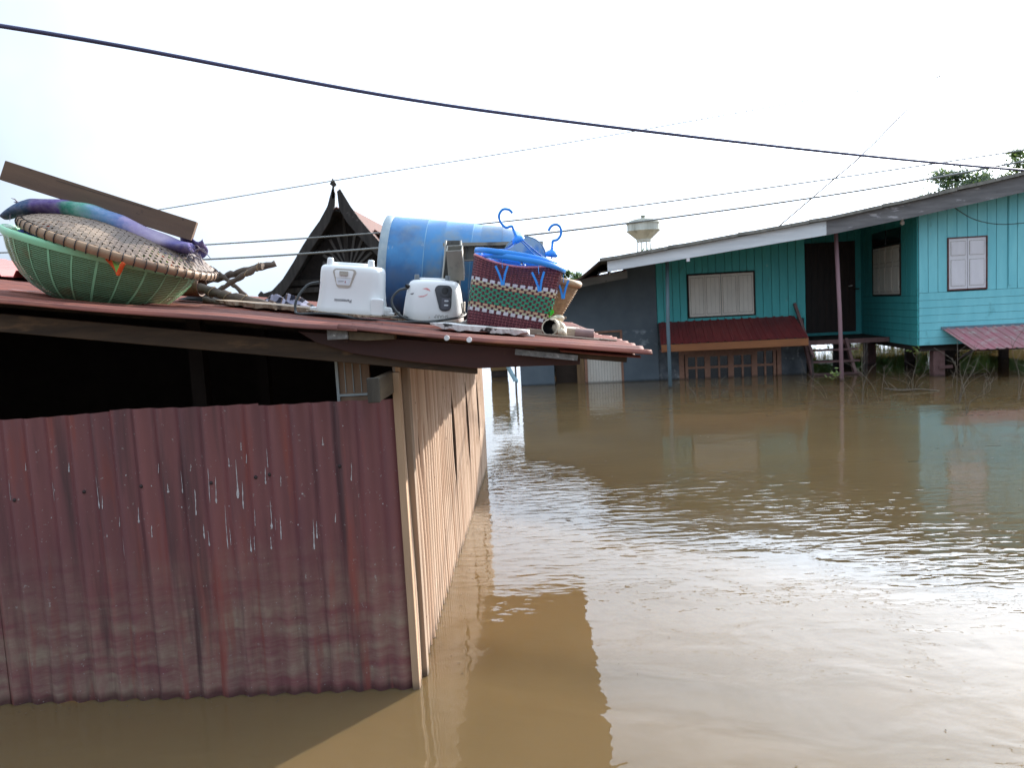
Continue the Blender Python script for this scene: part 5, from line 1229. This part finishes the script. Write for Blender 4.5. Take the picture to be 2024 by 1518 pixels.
# ---- broken blue bucket
M_BKT = mat('faded_blue_bucket', (.27, .40, .50), (.33, .42, .46), sc=5, rough=.4, spots=(((.03, .20, .50), 3.2, .52, .60), ((.55, .52, .46), 7, .64, .70)))
mb = MB(); rr = random.Random(6)
def bk(u, v):
    a = R(-20 + 220 * u); zz = v * .17; r_ = .115 - .25 * zz
    jag = .02 * fbm(u * 9, 2) if v > .95 else 0
    return (-.03 + r_ * math.cos(a), 4.34 + (zz + jag) * .9, 1.905 + r_ * math.sin(a) * .98 + .01 * math.sin(a * 5) * v)
mb.grid(bk, 28, 8)
mb.lathe([(.001, 0), (.06, .001), (.112, .004)], 9, 0, Matrix.Translation((-.03, 4.34, 1.905)) @ Matrix.Rotation(R(-90), 4, 'X'), R(160), R(365))
o = mb.build('broken_bucket', M_BKT, solid=.003); tag(at_origin(o, (-.03, 4.4, 1.9)), 'broken faded blue bucket with jagged outline behind the hanger rings', 'bucket')

# ---- woven plastic basket
M_WB = mat('pink_strap_edge', (.62, .24, .25), (.52, .17, .20), sc=30, rough=.5)
M_W1 = mat('maroon_strap', (.095, .016, .028), (.07, .013, .024), sc=30, rough=.35)
M_W2 = mat('green_strap', (.02, .28, .16), (.02, .23, .13), sc=20, rough=.35)
M_W3 = mat('white_strap', (.62, .62, .66), (.52, .52, .55), sc=20, rough=.4)
M_W4 = mat('pale_yellow_strap', (.50, .47, .32), (.40, .42, .28), sc=12, rough=.4)
M_W5 = mat('orange_tan_strap', (.50, .38, .22), (.44, .32, .2), sc=12, rough=.4)
wb = thing('woven_basket', 'maroon and green woven plastic strap basket leaning right beside the smaller cooker', 'basket', (-.148, 4.14, RZ(-.148) + .014), (R(-3), R(13.2), R(5)))
WH = .350
def rrpath(u, a, b, r):
    """point on a rounded rectangle by arc length, starting mid right side"""
    segs_ = [(b - r, 'l', (a, 0), (0, 1)), (r * math.pi / 2, 'c', (a - r, b - r), 0), (2 * (a - r), 'l', (a - r, b), (-1, 0)), (r * math.pi / 2, 'c', (-a + r, b - r), 1), (2 * (b - r), 'l', (-a, b - r), (0, -1)),
             (r * math.pi / 2, 'c', (-a + r, -b + r), 2), (2 * (a - r), 'l', (-a + r, -b), (1, 0)), (r * math.pi / 2, 'c', (a - r, -b + r), 3), (b - r, 'l', (a, -b + r), (0, 1))]
    t = (u % 1) * sum(q[0] for q in segs_)
    for L_, kd, p, d in segs_:
        if t <= L_ or (L_, kd, p, d) == segs_[-1]:
            if kd == 'l': return (p[0] + d[0] * t, p[1] + d[1] * t)
            an_ = d * math.pi / 2 + t / r; return (p[0] + r * math.cos(an_), p[1] + r * math.sin(an_))
        t -= L_
def wsec(u, v):
    c, s = rrpath(u, .218, .118, .045); c /= .218; s /= .118; k = lerp(.90, 1.03, v); front = max(0, -s)
    dip = .11 * front * max(0, 1 - (c + .25) ** 2 * 1.1) * v ** 2
    return Vector((.218 * k * c + .008 * v, .118 * k * s * (1 + .06 * math.sin(v * 3) * (1 - c * c)), WH * v * (1 - dip)))
NCOL, NROW = 66, 25
def rowcol(r_, c, vert):
    if r_ < 5 or r_ >= 17: return 0
    if r_ in (5, 16): return 0 if vert else 2
    if r_ == 6: return 0 if vert else 3
    if r_ == 15: return 0 if vert else 3
    if r_ in (7, 14): return 0 if vert else 4
    return 0 if vert else 1
mb = MB(); mb.grid(lambda u, v: wsec(u, v), 132, 20)
mb.build('lining', M_WB, wb)
mb = MB()
def tile(u0, u1, v0, v1, m, lift):
    ps_ = [wsec(u0, v0), wsec(u1, v0), wsec(u1, v1), wsec(u0, v1)]; nrm = (ps_[1] - ps_[0]).cross(ps_[3] - ps_[0])
    if nrm.length < 1e-9: return
    nrm.normalize(); c = sum(ps_, Vector()) / 4
    top = [c + (p - c) * .84 + nrm * lift for p in ps_]
    mb.add(ps_ + top, [(4, 5, 6, 7), (0, 1, 5, 4), (1, 2, 6, 5), (2, 3, 7, 6), (3, 0, 4, 7)], m)
for r_ in range(NROW):
    for c in range(NCOL):
        v0, v1 = r_ / NROW, (r_ + 1) / NROW; u0, u1 = c / NCOL, (c + 1) / NCOL; du, dv = u1 - u0, v1 - v0
        plain = r_ < 5 or r_ >= 17
        if plain:      # brick-like herringbone: long weft pieces with short warps between
            vert = (c + 2 * r_) % 3 == 0 if False else ((c + r_) % 2 == 0)
        else: vert = (c + r_) % 2 == 0
        m = rowcol(r_, c, vert)
        if r_ in (5, 16) and not vert: v0, v1 = v0 - dv * .3, v1 + dv * .3
        if vert: tile(u0 + du * (.16 if plain else .24), u1 - du * (.16 if plain else .24), v0 - dv * .02, v1 + dv * .02, m, .0030)
        else: tile(u0 - du * (.10 if plain else .20), u1 + du * (.10 if plain else .20), v0 + dv * (.12 if plain else .06), v1 - dv * (.12 if plain else .06), m, .0036)
mb.build('strap_weave', [M_W1, M_W2, M_W3, M_W4, M_W5], wb)
mb = MB(); mb.tube([wsec(k / 80, 1.0) + Vector((0, 0, .002 - .02 * max(0, math.sin(k / 80 * 2 * math.pi * 1 + math.pi)) * 0)) for k in range(80)], .006, 6, closed=True); mb.build('rim', M_WB, wb, smooth=True)
mb = MB(); mb.grid(lambda u, v: (lambda p: (p.x, p.y, .002))(wsec(u, 0) * v), 52, 2); mb.build('bottom', M_W1, wb)
M_STRW = mat('pale_strap_ends', (.50, .42, .33), (.30, .20, .17), sc=30, rough=.7)
mb = MB(); rr = random.Random(8)
for k in range(46):
    v = k / 46; p = wsec(-.012 + rr.uniform(-.02, .02), v); q = p + Vector((rr.uniform(.004, .016), rr.uniform(-.012, .008), rr.uniform(-.012, .02)))
    mb.tube([p, q], [.0028, .0018], 4)
mb.build('loose_strap_ends', M_STRW, wb)

# ---- laundry hangers
M_HB = mat('bright_blue_plastic', (.02, .27, .80), (.016, .23, .70), sc=5, rough=.3, spec=.5)
M_HL = mat('blue_cord', (.03, .16, .50), rough=.6)
def pin(parent, p, seed, tilt=0):
    mb = MB(); mx = Matrix.Translation(p) @ Matrix.Rotation(R(tilt), 4, 'Y')
    mb.tube([mx @ Vector(q) for q in ((0, 0, 0), (-.002, -.003, -.03), (0, 0, -.045))], .0018, 5)
    for s in (-1, 1):
        q = [mx @ Vector(z) for z in ((s * .030 - .004, 0, -.034), (s * .014 - .003, 0, -.075), (s * .006 - .002, 0, -.105), (s * .0035 - .002, 0, -.128))]
        for a, b in zip(q, q[1:]): mb.bar(a, b, .010, .008, (0, 1, 0))
    mb.lathe([(.0085, -.007), (.0085, .007)], 10, 0, mx @ Matrix.Translation((-.002, 0, -.088)) @ Matrix.Rotation(R(90), 4, 'X'))
    return mb.build('clothespin', M_HB, parent)
def hanger(label, loc, rot, r, hub, hub_tilt, hook_pts, pins, strings):
    t = thing('laundry_hanger', label, 'laundry hanger', loc, rot, 'blue ring hangers on the woven basket')
    mb = MB(); mb.lathe([(r - .004, -.014), (r, -.013), (r + .002, .0), (r, .013), (r - .004, .014), (r - .006, 0), (r - .004, -.014)], 80); mb.build('ring', M_HB, t, smooth=True)
    mb = MB(); mb.lathe([(r * .55 - .003, -.007), (r * .55, -.007), (r * .55, .007), (r * .55 - .003, .007), (r * .55 - .003, -.007)], 60)
    for k in range(6):
        a = k * math.pi / 3 + .3; mb.bar((.02 * math.cos(a), .02 * math.sin(a), 0), ((r - .004) * math.cos(a), (r - .004) * math.sin(a), 0), .010, .009)
    mb.build('spokes', M_HB, t)
    H = Matrix.Translation(hub) @ Euler(hub_tilt).to_matrix().to_4x4()
    mb = MB(); mb.lathe([(.0, -.012), (.026, -.013), (.032, -.008), (.033, .0), (.029, .010), (.020, .018), (.010, .023), (.007, .03), (.007, .052), (0, .054)], 28, 0, H); mb.build('hub', M_HB, t, smooth=True)
    mb = MB(); mb.tube(smooth_path([H @ Vector(p) for p in hook_pts], 6), .0068, 8); mb.build('hook', M_HB, t, smooth=True)
    for a in strings:
        e = Vector((r * .97 * math.cos(a), r * .97 * math.sin(a), .01)); s_ = H @ Vector((.02 * math.cos(a), .02 * math.sin(a), -.004)); mid = (e + s_) / 2 + Vector((.012, 0, -.012))
        mb = MB(); mb.tube(smooth_path([s_, mid, e], 6), .0034, 6); mb.build('string', M_HL, t, smooth=True)
    for (a, tl) in pins: pin(t, (r * .97 * math.cos(a), r * .97 * math.sin(a), -.012), 0, tl)
    return t
HK = [(0, 0, .05), (0, 0, .075), (-.030, 0, .082), (-.042, 0, .115), (-.036, 0, .150), (-.008, 0, .168), (.020, 0, .155), (.030, 0, .132)]
HK2 = [(0, 0, .05), (.0, 0, .068), (.022, 0, .078), (.036, 0, .105), (.030, 0, .138), (.006, 0, .152), (-.018, 0, .140), (-.030, 0, .115)]
hanger('upper blue laundry hanger ring with its hook tipped left above the basket', (-.072, 4.15, 1.897), (R(0), R(12.5), R(3)), .212, (-.005, -.03, .085), (R(6), R(-34), 0), HK, [], (.4, 2.4, 4.2, 5.2))
hanger('lower blue laundry hanger ring with pegs hanging over the woven straps', (-.038, 4.14, 1.862), (R(-1), R(13.5), R(10)), .217, (.135, .0, .075), (R(4), R(-4), 0), HK2, [(4.05, -12), (4.92, -14), (6.05, -10)], (1.0,))

# ---- tan wicker cone basket
M_WCK = mat('tan_coiled_wicker', (.36, .24, .13), (.25, .155, .085), sc=30, st=(1, 1, 1), rough=.7)
cb = thing('wicker_basket', 'tan coiled wicker basket tapering down, right of the woven basket', 'basket', (.035, 4.30, RZ(.035) + .005), (R(0), R(12), 0))
mb = MB()
prof = [(.045, 0), (.062, .04), (.09, .10), (.118, .17), (.142, .23), (.158, .275)]
def pr_(t):
    x = t * (len(prof) - 1); i = min(int(x), len(prof) - 2); f = x - i; return lerp(prof[i][0], prof[i + 1][0], f), lerp(prof[i][1], prof[i + 1][1], f)
nc = 30
wk = []
for i in range(nc):
    r_, z = pr_(i / (nc - 1)); wk.append((r_, z))
vs = []; K = 150
for i in range(nc * 3):
    r_, z = pr_(i / (nc * 3 - 1))
    for j in range(K):
        a = 2 * math.pi * j / K; b = .0022 * math.sin(a * 50 + (i // 3 % 2) * math.pi) + (.0022 if i % 3 == 1 else -.0012)
        vs.append(((r_ + b) * math.cos(a), (r_ + b) * math.sin(a), z))
mb.add(vs, [(i * K + j, i * K + (j + 1) % K, (i + 1) * K + (j + 1) % K, (i + 1) * K + j) for i in range(nc * 3 - 1) for j in range(K)])
mb.build('coiled_wall', M_WCK, cb, smooth=True)
mb = MB(); mb.lathe([(.150, .268), (.166, .270), (.173, .282), (.172, .296), (.162, .304), (.150, .298), (.146, .28), (.150, .268)], 60); mb.build('rim', mat('smooth_tan_rim', (.40, .28, .165), (.30, .20, .115), sc=20, rough=.6), cb, smooth=True)

# ---- scraps at the right end of the roof
M_OFF = wood('grey_tan_offcut', (.30, .24, .18), (.17, .13, .10), 'x', 9)
M_OFF2 = wood('pale_offcut', (.50, .44, .36), (.36, .30, .24), 'x', 9)
M_CLAY = mat('brown_pink_tile', (.24, .14, .12), (.17, .10, .09), sc=12, rough=.7)
SG = 'offcuts at the right end of the roof'
def offcut(label, c, d, rot, m, name='wood_offcut'):
    mb = MB(); mb.box((0, 0, d[2] / 2), d, None); o = mb.build(name, m, bevel=.003); o.location = (c[0], c[1], RZ(c[0]) + c[2]); o.rotation_euler = rot
    tag(o, label, 'offcut', SG); return o
offcut('small grey-tan block at the lower right corner of the woven basket', (.0, 3.93, .012), (.072, .05, .028), (0, R(8), R(4)), M_OFF)
offcut('thin dark strip lying under the pale stones', (.16, 3.90, .010), (.30, .035, .010), (0, R(8.5), 0), M_OFF)
offcut('pale-topped block between the stones and the brown tile', (.175, 4.12, .012), (.085, .10, .045), (R(2), R(8), R(-14)), M_OFF2)
offcut('weathered chip propped behind the green leaves', (.135, 4.22, .095), (.07, .02, .014), (0, R(6), R(10)), M_OFF)
offcut('long thin grey sliver beyond the brown tile', (.33, 4.0, .012), (.15, .03, .006), (0, R(8), R(-3)), M_OFF)
mb = MB(); mb.grid(lambda u, v: (lerp(-.045, .045, v), .055 * math.cos(math.pi * u), .012 + .032 * math.sin(math.pi * u) ** .6), 16, 2); mb.ab((-.045, -.052, .0), (.045, -.045, .022))
o = mb.build('roof_tile', M_CLAY, solid=.008); o.location = (.245, 4.02, RZ(.245) + .012); o.rotation_euler = (0, R(8), R(-4)); tag(o, 'rounded brown-pink ridge tile piece at the right end of the scraps', 'roof tile')
M_SHELL = mat('cream_shell', (.62, .55, .43), (.50, .42, .30), sc=14, rough=.7, spots=(((.10, .08, .06), 22, .62, .68),))
sh = thing('coconut_shell', 'cream half coconut shell with dark hollow facing forward', 'shell', (.085, 3.98, RZ(.085) + .05), (R(80), R(10), R(-20)))
mb = MB(); mb.lathe([(.0, -.05), (.02, -.048), (.038, -.036), (.048, -.012), (.046, .012), (.039, .026), (.036, .024)], 24); mb.build('husk', M_SHELL, sh, smooth=True)
mb = MB(); mb.lathe([(.036, .023), (.035, .0), (.025, -.028), (0, -.036)], 24); mb.build('hollow', M_BLKP, sh, smooth=True)
def stone(label, c, r_, seed, sc=(1, 1, 1)):
    mb = MB(); mb.grid(lambda u, v: tuple(Vector((math.cos(2 * math.pi * u) * math.sin(math.pi * v) * sc[0], math.sin(2 * math.pi * u) * math.sin(math.pi * v) * sc[1], math.cos(math.pi * v) * sc[2])) * r_ * (1 + .3 * fbm(math.cos(2 * math.pi * u) * 1.3, math.sin(2 * math.pi * u) * 1.3, math.cos(math.pi * v) + seed))), 18, 12)
    o = mb.build('pale_stone', M_SHELL, smooth=True); o.location = (c[0], c[1], RZ(c[0]) + c[2]); tag(o, label, 'stone', 'pale stones by the coconut shell'); return o
stone('biggest cream stone with dark patches, right of the shell', (.125, 4.0, .045), .034, 2, (1, 1, 1.15))
stone('small cream stone lowest, at the right foot of the shell', (.135, 3.93, .032), .022, 5)
stone('flat cream stone perched on top beneath the green leaves', (.115, 4.06, .095), .030, 8, (1.3, 1, .6))
mb = MB(); rr = random.Random(3)
M_LIMEL = mat('vivid_green_leaf', (.06, .52, .02), (.05, .40, .02), sc=20, rough=.4)
for k in range(13):
    a = Euler((rr.uniform(-1, 1), rr.uniform(-1, 1), rr.uniform(0, 6))).to_matrix(); s = .022 * rr.uniform(.7, 1.2); p = Vector((.087 + rr.gauss(0, .011), 4.08 + rr.gauss(0, .01), RZ(.087) + .128 + rr.gauss(0, .015)))
    mb.add([p + a @ Vector(q) for q in ((-s, 0, 0), (0, -s * .6, s * .2), (s, 0, 0), (0, s * .6, s * .2))], [(0, 1, 2, 3)])
mb.tube([(.087, 4.09, RZ(.087) + .13), (.08, 4.12, RZ(.08) + .02)], .003, 5)
o = mb.build('leaf_sprig', M_LIMEL); tag(at_origin(o, (.087, 4.09, RZ(.087) + .02)), 'vivid green leaf sprig above the pale stones', 'leaf')
